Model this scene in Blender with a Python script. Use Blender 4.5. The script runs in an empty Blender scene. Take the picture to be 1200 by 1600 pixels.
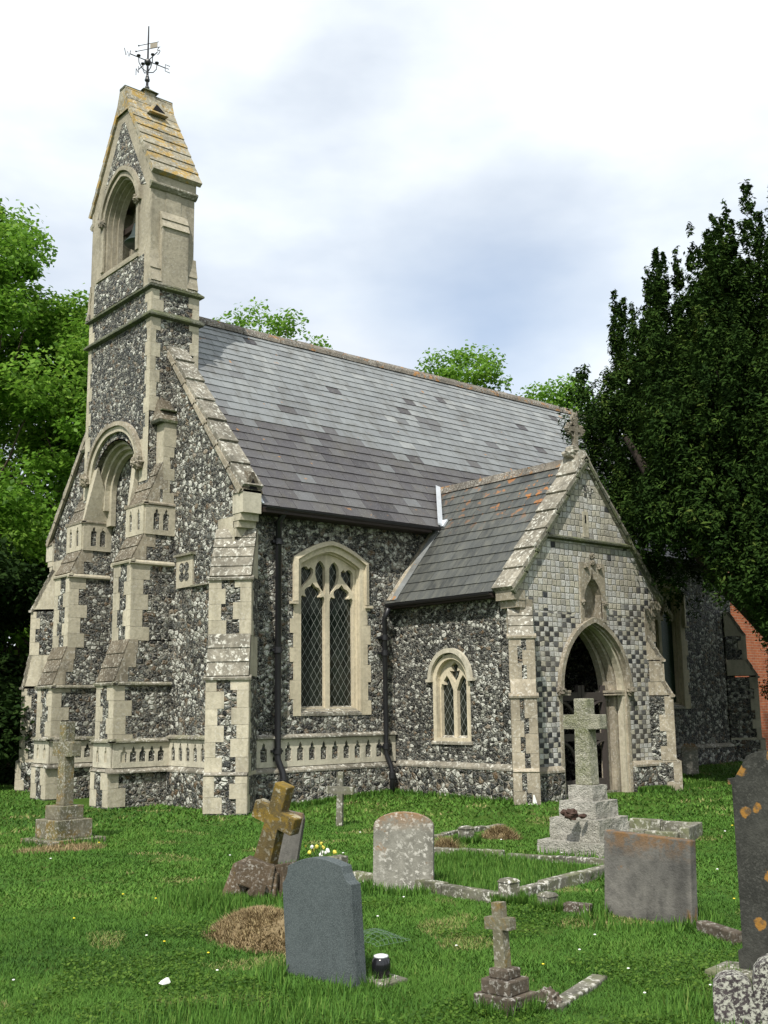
import bpy, bmesh, math, random
import numpy as np
from mathutils import Vector, Matrix, noise
from mathutils.geometry import tessellate_polygon
random.seed(7); RNG = np.random.default_rng(11)
scene = bpy.context.scene
COL = scene.collection
R_ = math.radians

# ------------------------------------------------------------------ helpers
def V(*a): return Vector(a)
Z = V(0, 0, 1)
def ss(t):
    t = min(1, max(0, t)); return t * t * (3 - 2 * t)
def ground(x, y):
    return .10 * ss((x - 10.5) / 2.5) * ss((y - 6) / 4) + .09 * ss((x - 17) / 7) * ss((y - 6) / 4) + ground_dip(x, y)
def ground_dip(x, y):
    return .03 * noise.noise((x * .55, y * .55, 3.0)) * ss((14.5 - y) / 2) + .02 * noise.noise((x * 1.7, y * 1.7, 5.0)) * ss((14.5 - y) / 2)

def frame(O, n):
    """wall frame: a runs to the right when one looks at the wall, d runs outward"""
    n = Vector(n).normalized(); u = n.cross(Z) * -1; u.normalize()
    O = Vector(O)
    return lambda a, z, d=0.0: O + u * a + Z * z + n * d

class MB:
    def __init__(s): s.v = []; s.f = []; s.m = []; s.t = []
    def poly(s, pts, mat, tone=.5):
        i = len(s.v); s.v += [tuple(p) for p in pts]; s.f.append(tuple(range(i, i + len(pts)))); s.m.append(mat); s.t.append(tone)
    def mesh(s, verts, faces, mat, tone=.5):
        i = len(s.v); s.v += [tuple(p) for p in verts]
        for f in faces: s.f.append(tuple(k + i for k in f)); s.m.append(mat); s.t.append(tone)
    def hexa(s, p, mat, tone=.5):
        """p: 8 points, bottom ring 0-3 then top ring 4-7"""
        s.mesh(p, [(3, 2, 1, 0), (4, 5, 6, 7), (0, 1, 5, 4), (1, 2, 6, 5), (2, 3, 7, 6), (3, 0, 4, 7)], mat, tone)
    def box(s, x0, x1, y0, y1, z0, z1, mat, tone=.5):
        s.hexa([(x0, y0, z0), (x1, y0, z0), (x1, y1, z0), (x0, y1, z0), (x0, y0, z1), (x1, y0, z1), (x1, y1, z1), (x0, y1, z1)], mat, tone)
    def fbox(s, F, a0, a1, z0, z1, d0, d1, mat, tone=.5, slope=0.0):
        """box in a wall frame from depth d0 (inner) to d1 (outer); slope lowers the outer top edge"""
        s.hexa([F(a0, z0, d1), F(a1, z0, d1), F(a1, z0, d0), F(a0, z0, d0), F(a0, z1 - slope, d1), F(a1, z1 - slope, d1), F(a1, z1, d0), F(a0, z1, d0)], mat, tone)
    def plate(s, F, outer, holes, d0, d1, mat, side=None, tone=.5, back=True):
        """flat plate with holes: front at depth d1, back at d0"""
        side = side or mat
        loops = [outer] + list(holes)
        flat = [Vector((p[0], p[1], 0)) for l in loops for p in l]
        tris = tessellate_polygon([[Vector((p[0], p[1], 0)) for p in l] for l in loops])
        s.mesh([F(p.x, p.y, d1) for p in flat], tris, mat, tone)
        if back: s.mesh([F(p.x, p.y, d0) for p in flat], [t[::-1] for t in tris], mat, tone)
        for l in loops:
            n = len(l)
            for i in range(n):
                a, b = l[i], l[(i + 1) % n]
                s.poly([F(a[0], a[1], d1), F(b[0], b[1], d1), F(b[0], b[1], d0), F(a[0], a[1], d0)], side, tone)
    def prism(s, F, prof, a0, a1, mats, sidemat, tone=.5, tones=None):
        """profile of (d, z) points extruded along a; one material per segment"""
        n = len(prof)
        for i in range(n):
            p, q = prof[i], prof[(i + 1) % n]
            s.poly([F(a0, p[1], p[0]), F(a1, p[1], p[0]), F(a1, q[1], q[0]), F(a0, q[1], q[0])], mats[i] if i < len(mats) else sidemat, tones[i] if tones else tone)
        tris = tessellate_polygon([[Vector((p[0], p[1], 0)) for p in prof]])
        for a in (a0, a1): s.mesh([F(a, p[1], p[0]) for p in prof], tris, sidemat, tone)
    def tube(s, pts, rad, mat, n=8, tone=.5, cap=True):
        rings = []; m = len(pts); pts = [Vector(p) for p in pts]
        if not hasattr(rad, '__len__'): rad = [rad] * m
        ref = None
        for i in range(m):
            d = (pts[min(i + 1, m - 1)] - pts[max(i - 1, 0)]).normalized()
            if ref is None: ref = d.orthogonal().normalized()
            ref = (ref - d * ref.dot(d))
            ref = ref.normalized() if ref.length > 1e-5 else d.orthogonal().normalized()
            b = d.cross(ref)
            rings.append([pts[i] + (ref * math.cos(2 * math.pi * k / n) + b * math.sin(2 * math.pi * k / n)) * rad[i] for k in range(n)])
        vs = [p for r in rings for p in r]; fs = []
        for i in range(m - 1):
            for k in range(n): fs.append((i * n + k, i * n + (k + 1) % n, (i + 1) * n + (k + 1) % n, (i + 1) * n + k))
        if cap: fs += [tuple(range(n))[::-1], tuple(range((m - 1) * n, m * n))]
        s.mesh(vs, fs, mat, tone)
    def lathe(s, c, prof, mat, n=20, tone=.5):
        c = Vector(c); vs = []; fs = []
        for r, z in prof:
            for k in range(n): vs.append(c + V(r * math.cos(2 * math.pi * k / n), r * math.sin(2 * math.pi * k / n), z))
        for i in range(len(prof) - 1):
            for k in range(n): fs.append((i * n + k, i * n + (k + 1) % n, (i + 1) * n + (k + 1) % n, (i + 1) * n + k))
        fs += [tuple(range(n))[::-1], tuple(range((len(prof) - 1) * n, len(prof) * n))]
        s.mesh(vs, fs, mat, tone)
    def lump(s, c, r, mat, tone=.5, sq=(1, 1, 1), amp=.25, fr=3.0, n=14, m=9):
        c = Vector(c); vs = []; fs = []
        for i in range(m + 1):
            th = math.pi * i / m
            for k in range(n):
                ph = 2 * math.pi * k / n
                d = V(math.sin(th) * math.cos(ph), math.sin(th) * math.sin(ph), math.cos(th))
                rr = r * (1 + amp * noise.noise(d * fr * .5 + c * 3.1))
                vs.append(c + V(d.x * sq[0], d.y * sq[1], d.z * sq[2]) * rr)
        for i in range(m):
            for k in range(n): fs.append((i * n + k, (i + 1) * n + k, (i + 1) * n + (k + 1) % n, i * n + (k + 1) % n))
        s.mesh(vs, fs, mat, tone)
    def build(s, name, parent=None, smooth=False, bevel=0.0, origin=None):
        me = bpy.data.meshes.new(name)
        org = Vector(origin) if origin is not None else V(0, 0, 0)
        me.from_pydata([tuple(Vector(p) - org) for p in s.v], [], s.f)
        keys = []
        for k in s.m:
            if k not in keys: keys.append(k)
        for k in keys: me.materials.append(MATS[k])
        me.polygons.foreach_set('material_index', [keys.index(k) for k in s.m])
        at = me.attributes.new('tone', 'FLOAT', 'FACE'); at.data.foreach_set('value', s.t)
        bm = bmesh.new(); bm.from_mesh(me)
        bmesh.ops.remove_doubles(bm, verts=bm.verts, dist=1e-5)
        bmesh.ops.recalc_face_normals(bm, faces=bm.faces); bm.to_mesh(me); bm.free()
        if smooth: me.polygons.foreach_set('use_smooth', [True] * len(me.polygons))
        me.update()
        o = bpy.data.objects.new(name, me); COL.objects.link(o); o.location = org
        if parent is not None:
            o.parent = parent
            bpy.context.view_layer.update()
            o.matrix_parent_inverse = parent.matrix_world.inverted()
        if bevel:
            b = o.modifiers.new('bevel', 'BEVEL'); b.width = bevel; b.segments = 2; b.limit_method = 'ANGLE'; b.angle_limit = R_(40)
        return o

def tag(o, label=None, cat=None, group=None, kind=None):
    if label: o['label'] = label
    if cat: o['category'] = cat
    if group: o['group'] = group
    if kind: o['kind'] = kind
    return o
def thing(name, loc, label, cat, group=None):
    o = bpy.data.objects.new(name, None); COL.objects.link(o); o.location = loc; o.empty_display_size = .2
    bpy.context.view_layer.update()
    return tag(o, label, cat, group)

def fast_mesh(name, verts, quads_n, per, mat, tones, parent=None, loc=None):
    """numpy mesh: verts (N*per,3), each face uses `per` consecutive verts"""
    me = bpy.data.meshes.new(name); nf = quads_n
    me.vertices.add(nf * per); me.loops.add(nf * per); me.polygons.add(nf)
    vv = np.asarray(verts, np.float32)
    if loc is not None: vv = vv - np.array(loc, np.float32)
    me.vertices.foreach_set('co', vv.ravel())
    me.loops.foreach_set('vertex_index', np.arange(nf * per, dtype=np.int32))
    me.polygons.foreach_set('loop_start', np.arange(nf, dtype=np.int32) * per)
    me.polygons.foreach_set('loop_total', np.full(nf, per, np.int32))
    me.materials.append(MATS[mat])
    at = me.attributes.new('tone', 'FLOAT', 'FACE'); at.data.foreach_set('value', np.asarray(tones, np.float32))
    me.update(calc_edges=True); me.validate()
    o = bpy.data.objects.new(name, me); COL.objects.link(o)
    if loc is not None: o.location = loc
    if parent is not None:
        o.parent = parent; bpy.context.view_layer.update(); o.matrix_parent_inverse = parent.matrix_world.inverted()
    return o

# ------------------------------------------------------------------ materials
MATS = {}
class NT:
    def __init__(s, name, rough=.85, spec=.25):
        m = bpy.data.materials.new(name); m.use_nodes = True; s.m = m; s.nt = m.node_tree; s.N = s.nt.nodes; s.L = s.nt.links
        s.b = s.N['Principled BSDF']; s.b.inputs['Roughness'].default_value = rough; s.b.inputs['Specular IOR Level'].default_value = spec
        s.tc = s.N.new('ShaderNodeTexCoord').outputs['Object']
    def set(s, sock, val):
        if isinstance(val, bpy.types.NodeSocket): s.L.new(val, sock)
        else: sock.default_value = val
    def node(s, t, **k):
        n = s.N.new(t)
        for a, b in k.items(): setattr(n, a, b)
        return n
    def noise(s, scale, det=4, rough=.55, vec=None, dist=0):
        n = s.node('ShaderNodeTexNoise'); n.inputs['Scale'].default_value = scale; n.inputs['Detail'].default_value = det; n.inputs['Roughness'].default_value = rough
        n.inputs['Distortion'].default_value = dist
        s.L.new(vec or s.tc, n.inputs['Vector']); return n.outputs['Fac']
    def noisec(s, scale, det=2, vec=None):
        n = s.node('ShaderNodeTexNoise'); n.inputs['Scale'].default_value = scale; n.inputs['Detail'].default_value = det
        s.L.new(vec or s.tc, n.inputs['Vector']); return n.outputs['Color']
    def voro(s, scale, vec=None, feature='F1', out='Distance', rnd=1.0):
        n = s.node('ShaderNodeTexVoronoi', feature=feature); n.inputs['Scale'].default_value = scale; n.inputs['Randomness'].default_value = rnd
        s.L.new(vec or s.tc, n.inputs['Vector']); return n.outputs[out]
    def math(s, op, a, b=0.0, clamp=False):
        n = s.node('ShaderNodeMath', operation=op, use_clamp=clamp); s.set(n.inputs[0], a); s.set(n.inputs[1], b); return n.outputs[0]
    def ramp(s, fac, stops, interp='LINEAR'):
        n = s.node('ShaderNodeValToRGB'); r = n.color_ramp; r.interpolation = interp
        while len(r.elements) < len(stops): r.elements.new(.5)
        for e, (p, c) in zip(r.elements, stops):
            e.position = p; e.color = (c, c, c, 1) if not hasattr(c, '__len__') else (*c, 1)
        s.set(n.inputs['Fac'], fac); return n.outputs['Color']
    def mix(s, fac, a, b, mode='MIX'):
        n = s.node('ShaderNodeMix', data_type='RGBA', blend_type=mode)
        s.set(n.inputs[0], fac)
        for i, c in ((6, a), (7, b)):
            if isinstance(c, bpy.types.NodeSocket): s.L.new(c, n.inputs[i])
            else: n.inputs[i].default_value = (*c, 1)
        return n.outputs[2]
    def vmul(s, vec, k):
        n = s.node('ShaderNodeVectorMath', operation='MULTIPLY'); s.set(n.inputs[0], vec); n.inputs[1].default_value = k; return n.outputs[0]
    def vadd(s, a, b):
        n = s.node('ShaderNodeVectorMath', operation='ADD'); s.set(n.inputs[0], a); s.set(n.inputs[1], b); return n.outputs[0]
    def sep(s, vec=None):
        n = s.node('ShaderNodeSeparateXYZ'); s.L.new(vec or s.tc, n.inputs[0]); return n.outputs
    def tone(s):
        n = s.node('ShaderNodeAttribute'); n.attribute_name = 'tone'; return n.outputs['Fac']
    def bump(s, h, dist=.01, strength=1.0):
        n = s.node('ShaderNodeBump'); n.inputs['Distance'].default_value = dist; n.inputs['Strength'].default_value = strength
        s.L.new(h, n.inputs['Height']); s.L.new(n.outputs['Normal'], s.b.inputs['Normal'])
    def out(s, col, key=None):
        s.set(s.b.inputs['Base Color'], col if isinstance(col, bpy.types.NodeSocket) else (*col, 1))
        MATS[key or s.m.name] = s.m; return s.m

def mat_flint(key, scale=12.5, shift=0.0, brown=.10, squash=1.25, mortar=(.34, .31, .25)):
    t = NT(key, .55, .35)
    v0 = t.vmul(t.tc, (1, 1, squash))
    wob = t.vadd(v0, t.vmul(t.noisec(11, 3), (.10, .10, .10))); wob2 = t.vadd(v0, t.vmul(t.noisec(24, 3), (.05, .05, .05)))
    A = [t.voro(scale, wob, out='Color'), t.voro(scale, wob), t.voro(scale, wob, 'DISTANCE_TO_EDGE')]
    B = [t.voro(scale * 1.9, wob2, out='Color'), t.voro(scale * 1.9, wob2), t.voro(scale * 1.9, wob2, 'DISTANCE_TO_EDGE')]
    sel = t.ramp(t.noise(5.5, 2), [(.55, 0), (.58, 1)])
    colr = t.mix(sel, A[0], B[0]); d = t.mix(sel, A[1], B[1]); e = t.mix(sel, A[2], B[2])
    cs = t.sep(colr); big = t.noise(.8, 3)
    r = t.math('ADD', cs[0], t.math('MULTIPLY', t.math('SUBTRACT', big, .5), .55)); r = t.math('ADD', r, shift)
    body = t.ramp(r, [(0, (.012, .0125, .0125)), (.30, (.026, .028, .028)), (.47, (.058, .062, .060)), (.60, (.13, .135, .122)), (.71, (.36, .36, .30)), (.83, (.68, .68, .60))], 'CONSTANT')
    tan = t.ramp(cs[1], [(0, 0), (1 - brown, 0), (1 - brown + .01, 1)], 'CONSTANT')
    body = t.mix(t.math('MULTIPLY', tan, .75), body, (.20, .125, .06))
    inner = t.noise(30, 4, .65, dist=1.2)
    # white cortex left on the split stones, and dark chips in the pale ones
    body = t.mix(t.math('MULTIPLY', t.ramp(inner, [(.54, 0), (.60, 1)]), .75), body, (.55, .56, .50))
    body = t.mix(t.ramp(t.noise(44, 3, .6), [(.36, .6), (.48, 0)]), body, (.012, .012, .014))
    mor = t.math('MULTIPLY', t.ramp(e, [(.0, 1), (.04, .85), (.095, 0)]), 1.0)
    mcol = t.mix(t.ramp(t.noise(2.2, 4), [(.38, 0), (.64, 1)]), tuple(c * .30 for c in mortar), mortar)
    col = t.mix(mor, body, mcol)
    t.bump(t.math('SUBTRACT', t.ramp(e, [(0, 0), (.22, 1)]), t.math('MULTIPLY', inner, .9)), .05, 1.0)
    t.set(t.b.inputs['Roughness'], t.ramp(r, [(0, .42), (.5, .65), (.8, .9)]))
    t.out(col)

def spot2d(t, sc):
    o = t.sep(t.vadd(t.tc, t.vmul(t.noisec(14, 4), (.11, 0, .11)))); c = t.node('ShaderNodeCombineXYZ'); t.L.new(o[0], c.inputs[0]); t.L.new(o[2], c.inputs[1])
    n = t.node('ShaderNodeTexVoronoi', voronoi_dimensions='2D'); n.inputs['Scale'].default_value = sc; t.L.new(c.outputs[0], n.inputs['Vector']); return n.outputs['Distance']
def mat_stone(key, base, dark, speck=(.62, .60, .54), speck_amt=.3, warm=None, rough=.9, bump=.004, joints=False, speck_scale=38, green=0.0, warm_at=.62, speck_all=0, spots=0, zwarm=None):
    t = NT(key, rough, .2); tn = t.tone()
    n1 = t.noise(1.6, 5, .6); n2 = t.noise(14, 5, .65)
    col = t.mix(t.ramp(n1, [(.36, 0), (.66, 1)]), base, dark)
    col = t.mix(t.math('MULTIPLY', t.ramp(n2, [(.45, 0), (.72, 1)]), .55), col, tuple(c * .62 for c in dark))
    if spots:
        w = t.math('MULTIPLY', t.ramp(spot2d(t, spots), [(.13, .9), (.17, 0)]), t.ramp(t.noise(22, 3), [(.36, .3), (.5, 1)]))
        col = t.mix(w, col, warm)
    elif warm:
        w = t.ramp(t.noise(4.3, 5, .7, dist=.4), [(warm_at, 0), (warm_at + .07, 1)])
        if zwarm: w = t.math('MAXIMUM', w, t.math('MULTIPLY', t.ramp(t.sep()[2], [(zwarm[0], 0), (zwarm[1], 1)]), t.ramp(t.noise(9, 5, .75), [(.42, 0), (.55, 1)])))
        col = t.mix(t.math('MULTIPLY', w, .85), col, warm)
    col = t.mix(t.math('MULTIPLY', t.ramp(t.noise(5, 4, .6, vec=t.vmul(t.tc, (1, 1, .16))), [(.52, 0), (.74, 1)]), .6), col, tuple(c * .5 for c in dark))
    if green:
        col = t.mix(t.math('MULTIPLY', t.ramp(t.noise(2.7, 5, .7), [(.45, 0), (.65, 1)]), green), col, (.13, .15, .05))
    if speck_amt:
        sp = t.math('MULTIPLY', t.ramp(t.noise(speck_scale, 5, .72), [(.53 - .05 * speck_all, 0), (.60 - .05 * speck_all, 1)]), t.ramp(t.noise(3.1, 3), [(.36, .25), (.58, 1)]) if not speck_all else 1.0)
        col = t.mix(t.math('MULTIPLY', sp, speck_amt), col, speck)
    k = t.math('ADD', t.math('MULTIPLY', tn, .5), .75)
    cc = t.node('ShaderNodeCombineXYZ')
    for i in range(3): t.L.new(k, cc.inputs[i])
    n = t.node('ShaderNodeVectorMath', operation='MULTIPLY'); t.L.new(col, n.inputs[0]); t.L.new(cc.outputs[0], n.inputs[1])
    t.bump(t.math('ADD', n2, t.math('MULTIPLY', t.noise(70, 3), .5)), bump * 2)
    t.out(n.outputs[0])

mat_flint('flint', 10.6, .08); mat_flint('flint_porch', 12.6, .04, .09, 1.35, (.36, .34, .29)); mat_flint('flint_plinth', 9.6, .11, .14, 1.1); mat_flint('flint_panel', 15, .10, .03, 1.6)
mat_stone('ashlar', (.50, .455, .345), (.37, .335, .25), speck_amt=.3, speck_scale=26)
mat_stone('ashlar_pale', (.56, .52, .41), (.44, .405, .315), speck_amt=.25)
mat_stone('ashlar_old', (.36, .315, .235), (.20, .175, .13), speck_amt=.5, speck_scale=22, warm=(.36, .24, .09), warm_at=.66)
mat_stone('window_stone', (.60, .53, .385), (.50, .44, .32), speck_amt=.15)
mat_stone('mossy_stone', (.155, .13, .092), (.085, .072, .052), speck_amt=.7, speck_scale=24, speck=(.5, .48, .40))
mat_stone('lichen_stone', (.30, .275, .22), (.13, .12, .095), speck_amt=1, speck_scale=15, speck=(.58, .57, .50))
mat_stone('string_stone', (.27, .25, .19), (.14, .13, .10), speck_amt=.8, speck_scale=24, green=.35)
mat_stone('dark_string', (.10, .105, .075), (.05, .055, .04), speck_amt=.25, green=.5)
mat_stone('bell_stone', (.385, .345, .26), (.25, .225, .17), speck_amt=.2, speck_scale=22)
mat_stone('bell_roof', (.34, .31, .23), (.20, .18, .13), speck_amt=.5, warm=(.36, .235, .06), warm_at=.50, speck_scale=18)
mat_stone('ridge_tile', (.19, .165, .13), (.11, .10, .085), speck_amt=.7, warm=(.32, .145, .03), warm_at=.56)
mat_stone('carved', (.25, .22, .16), (.15, .13, .10), speck_amt=.4)
mat_stone('grave_pale', (.29, .28, .24), (.15, .145, .12), speck_amt=.7, warm=(.25, .13, .05), warm_at=.60, speck_scale=26, zwarm=(.48, .66))
mat_stone('grave_grey', (.068, .083, .085), (.052, .065, .067), speck_amt=.6, speck=(.14, .16, .16), speck_scale=170, bump=.0012, rough=.7, speck_all=1)
mat_stone('grave_cross', (.20, .18, .125), (.095, .087, .06), speck_amt=.5, warm=(.18, .12, .035), warm_at=.52, green=.3)
mat_stone('grave_mustard', (.135, .10, .04), (.065, .052, .026), speck_amt=.5, warm=(.19, .125, .022), warm_at=.5, speck_scale=14, speck=(.5, .48, .38))
mat_stone('grave_rust', (.125, .09, .055), (.065, .05, .033), speck_amt=.4, warm=(.14, .10, .03))
mat_stone('grave_dark', (.058, .058, .05), (.022, .023, .02), speck_amt=.25, speck=(.15, .15, .13), speck_scale=60, warm=(.30, .15, .03), spots=5.0)
mat_stone('granite_rough', (.50, .48, .42), (.32, .305, .26), speck_amt=.5, speck_scale=45, bump=.03, green=.15)
mat_stone('granite_moss', (.40, .385, .30), (.26, .25, .18), speck_amt=.5, speck_scale=45, bump=.03, green=.8)
mat_stone('kerb_stone', (.20, .19, .15), (.08, .077, .06), speck_amt=.85, speck_scale=20, green=.55)
mat_stone('blotched', (.07, .058, .06), (.03, .026, .028), speck_amt=.9, speck_scale=46, speck=(.40, .40, .34), speck_all=1)
mat_stone('slab_grey', (.185, .175, .155), (.075, .073, .068), speck_amt=.3, speck=(.04, .04, .036), speck_scale=60, warm=(.19, .10, .035), warm_at=.63, zwarm=(.42, .61))
mat_stone('brown_stone', (.115, .092, .068), (.065, .053, .04), speck_amt=.5, speck_scale=30, warm=(.2, .12, .04))
mat_stone('straw', (.24, .18, .10), (.15, .115, .06), speck_amt=.25, speck=(.4, .32, .18))

def mat_simple(key, col, rough=.5, spec=.4, metal=0.0, var=.25, sc=8):
    t = NT(key, rough, spec); t.b.inputs['Metallic'].default_value = metal
    c = t.mix(t.noise(sc, 4), tuple(x * (1 - var) for x in col), tuple(x * (1 + var) for x in col)); t.out(c)
mat_simple('black_iron', (.012, .012, .014), .4, .5); mat_simple('lead', (.50, .53, .56), .45, .4, 0, .2); mat_simple('bronze', (.035, .05, .045), .5, .4, .4)
mat_simple('wood_dark', (.030, .022, .018), .6, .3, 0, .4, 20); mat_simple('wood_gate', (.055, .046, .042), .65, .3, 0, .35, 25); mat_simple('dark_inside', (.012, .012, .012), .9, .1)
mat_simple('gilt', (.24, .21, .16), .4, .5, .3); mat_simple('urn_black', (.01, .01, .012), .18, .6); mat_simple('urn_lid', (.65, .66, .68), .3, .5); mat_simple('petal_yellow', (.70, .60, .09), .6); mat_simple('petal_white', (.8, .8, .76), .6)
mat_simple('stem_green', (.07, .13, .03), .7); mat_simple('mesh_green', (.13, .20, .14), .6); mat_simple('white_paint', (.75, .75, .72), .5); mat_simple('bird_brown', (.05, .025, .016), .7)
mat_simple('buttercup', (.75, .60, .02), .5); mat_simple('clay', (.24, .13, .06), .8)

def mat_slate():
    t = NT('slate', .5, .5); tn = t.tone()
    c = t.ramp(tn, [(0, (.030, .027, .027)), (.22, (.052, .047, .051)), (.40, (.088, .084, .084)), (.55, (.145, .152, .155)), (.75, (.20, .213, .215)), (1, (.29, .30, .29))])
    c = t.mix(t.ramp(t.noise(2.2, 6, .7, vec=t.vmul(t.tc, (1.6, .8, .8))), [(.47, 0), (.72, .65)]), c, (.085, .078, .062))
    c = t.mix(t.ramp(t.noise(42, 4, .7), [(.60, 0), (.68, .5)]), c, (.42, .42, .38))
    og = t.math('MULTIPLY', t.ramp(t.noise(5.2, 3, .6), [(.70, 0), (.73, 1)]), .8)
    c = t.mix(og, c, (.38, .17, .035))
    t.bump(t.noise(26, 5, .6), .006); t.set(t.b.inputs['Roughness'], t.ramp(t.noise(6, 3), [(.3, .42), (.7, .65)])); t.out(c)
    t = NT('slate_porch', .55, .4); tn = t.tone()
    c = t.ramp(tn, [(0, (.032, .034, .032)), (.5, (.064, .068, .064)), (1, (.12, .125, .118))])
    st = t.noise(3.0, 5, .65, vec=t.vmul(t.tc, (1.2, 3.2, 1.2)))
    c = t.mix(t.ramp(st, [(.42, 0), (.75, .7)]), c, (.145, .145, .12))
    z = t.sep()[2]
    up = t.math('MULTIPLY', t.ramp(t.math('DIVIDE', t.math('SUBTRACT', z, 4.7), .9), [(0, 0), (.6, 1)]), t.ramp(t.math('DIVIDE', t.math('SUBTRACT', 15.2, t.sep()[1]), 2.2), [(0, .25), (1, 1)]))
    og = t.math('MULTIPLY', t.ramp(t.noise(6.5, 4, .6), [(.585, 0), (.61, .9)]), up)
    c = t.mix(og, c, (.34, .13, .025))
    t.bump(t.noise(26, 5, .6), .006); t.out(c)
mat_slate()

def mat_chequer():
    t = NT('chequer', .6, .35); s = .098
    xyz = t.sep(t.vadd(t.tc, t.vmul(t.vadd(t.noisec(7, 3), (-.5, -.5, -.5)), (.045, 0, .045))))
    hi = t.math('GREATER_THAN', xyz[2], 3.1); rz = t.math('DIVIDE', xyz[2], t.math('ADD', .082, t.math('MULTIPLY', hi, .026)))
    row = t.math('FLOOR', rz); rn = t.node('ShaderNodeTexWhiteNoise', noise_dimensions='1D'); t.L.new(row, rn.inputs['W'])
    cxx = t.math('ADD', t.math('DIVIDE', xyz[0], .115), t.math('MULTIPLY', rn.outputs['Value'], .45)); colm = t.math('FLOOR', cxx)
    fx = t.math('ABSOLUTE', t.math('SUBTRACT', t.math('FRACT', cxx), .5)); fz = t.math('ABSOLUTE', t.math('SUBTRACT', t.math('FRACT', rz), .5))
    edge = t.math('MAXIMUM', fx, fz)
    par = t.math('MODULO', t.math('ABSOLUTE', t.math('ADD', row, colm)), 2.0)
    cv = t.node('ShaderNodeCombineXYZ'); t.L.new(colm, cv.inputs[0]); t.L.new(row, cv.inputs[1])
    wn = t.node('ShaderNodeTexWhiteNoise'); t.L.new(cv.outputs[0], wn.inputs[0]); rnd = wn.outputs['Value']; rc = t.sep(wn.outputs['Color'])
    # probability that a dark square is really dark: high below z 3.2, low in the upper front
    p = t.ramp(t.math('DIVIDE', xyz[2], 6.0), [(0, .75), (.47, .74), (.53, .5), (.58, .10), (.70, .06), (1, .06)])
    isd = t.math('MULTIPLY', par, t.math('LESS_THAN', rnd, p))
    dark = t.ramp(rc[1], [(0, (.028, .03, .034)), (.5, (.05, .053, .058)), (.8, (.10, .10, .10)), (1, (.16, .16, .155))])
    pale = t.ramp(rc[0], [(0, (.27, .27, .265)), (.25, (.40, .38, .31)), (.5, (.50, .47, .38)), (.75, (.45, .45, .44)), (1, (.62, .61, .56))])
    pale = t.mix(t.math('MULTIPLY', t.ramp(t.noise(22, 4, .6), [(.42, 0), (.65, 1)]), .45), pale, (.24, .22, .175))
    c = t.mix(isd, pale, dark)
    dirt = t.ramp(t.noise(1.4, 4, .6), [(.45, 0), (.8, .45)])
    c = t.mix(dirt, c, (.20, .165, .115))
    c = t.mix(t.ramp(edge, [(.42, 0), (.48, .6)]), c, (.15, .135, .11))
    t.bump(t.math('SUBTRACT', t.ramp(edge, [(.38, 1), (.48, 0)]), t.math('MULTIPLY', t.noise(30, 3), .5)), .012); t.out(c)
mat_chequer()

def mat_glass():
    t = NT('leaded_glass', .12, .5)
    # leaded diamond quarries: lattice in the plane of the pane (x + y run along it)
    xyz = t.sep(); h = t.math('ADD', xyz[0], xyz[1]); k1 = 7.6; k2 = 4.9
    a = t.math('ADD', t.math('MULTIPLY', h, k1), t.math('MULTIPLY', xyz[2], k2)); b = t.math('SUBTRACT', t.math('MULTIPLY', h, k1), t.math('MULTIPLY', xyz[2], k2))
    la = t.math('ABSOLUTE', t.math('SUBTRACT', t.math('FRACT', a), .5)); lb = t.math('ABSOLUTE', t.math('SUBTRACT', t.math('FRACT', b), .5))
    m = t.math('GREATER_THAN', t.math('MAXIMUM', la, lb), .468)
    fa = t.node('ShaderNodeCombineXYZ'); t.L.new(t.math('FLOOR', a), fa.inputs[0]); t.L.new(t.math('FLOOR', b), fa.inputs[1])
    wn = t.node('ShaderNodeTexWhiteNoise'); t.L.new(fa.outputs[0], wn.inputs[0])
    g = t.mix(wn.outputs['Value'], (.006, .009, .007), (.016, .022, .017))
    c = t.mix(m, g, (.19, .20, .18)); t.set(t.b.inputs['Roughness'], t.math('ADD', t.math('MULTIPLY', m, .5), .14))
    nb = t.node('ShaderNodeBump'); nb.inputs['Distance'].default_value = .002; t.L.new(wn.outputs['Value'], nb.inputs['Height']); t.L.new(nb.outputs[0], t.b.inputs['Normal'])
    t.out(c)
    t = NT('green_glass', .4, .4)
    c = t.mix(t.ramp(t.voro(26), [(.12, 1), (.2, 0)]), (.018, .055, .030), (.14, .20, .16)); t.out(c)
mat_glass()

def mat_brick():
    t = NT('brick', .85, .2)
    n = t.node('ShaderNodeTexBrick'); n.inputs['Scale'].default_value = 1; n.inputs['Brick Width'].default_value = .225; n.inputs['Row Height'].default_value = .075; n.inputs['Mortar Size'].default_value = .008
    n.inputs['Color1'].default_value = (.40, .115, .045, 1); n.inputs['Color2'].default_value = (.30, .085, .04, 1); n.inputs['Mortar'].default_value = (.36, .25, .17, 1)
    xyz = t.sep(); cv = t.node('ShaderNodeCombineXYZ'); t.L.new(t.math('ADD', xyz[0], xyz[1]), cv.inputs[0]); t.L.new(xyz[2], cv.inputs[1]); t.L.new(cv.outputs[0], n.inputs['Vector'])
    c = t.mix(t.ramp(t.noise(7, 4), [(.4, 0), (.75, .6)]), n.outputs['Color'], (.22, .07, .035)); t.out(c)
mat_brick()

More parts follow.
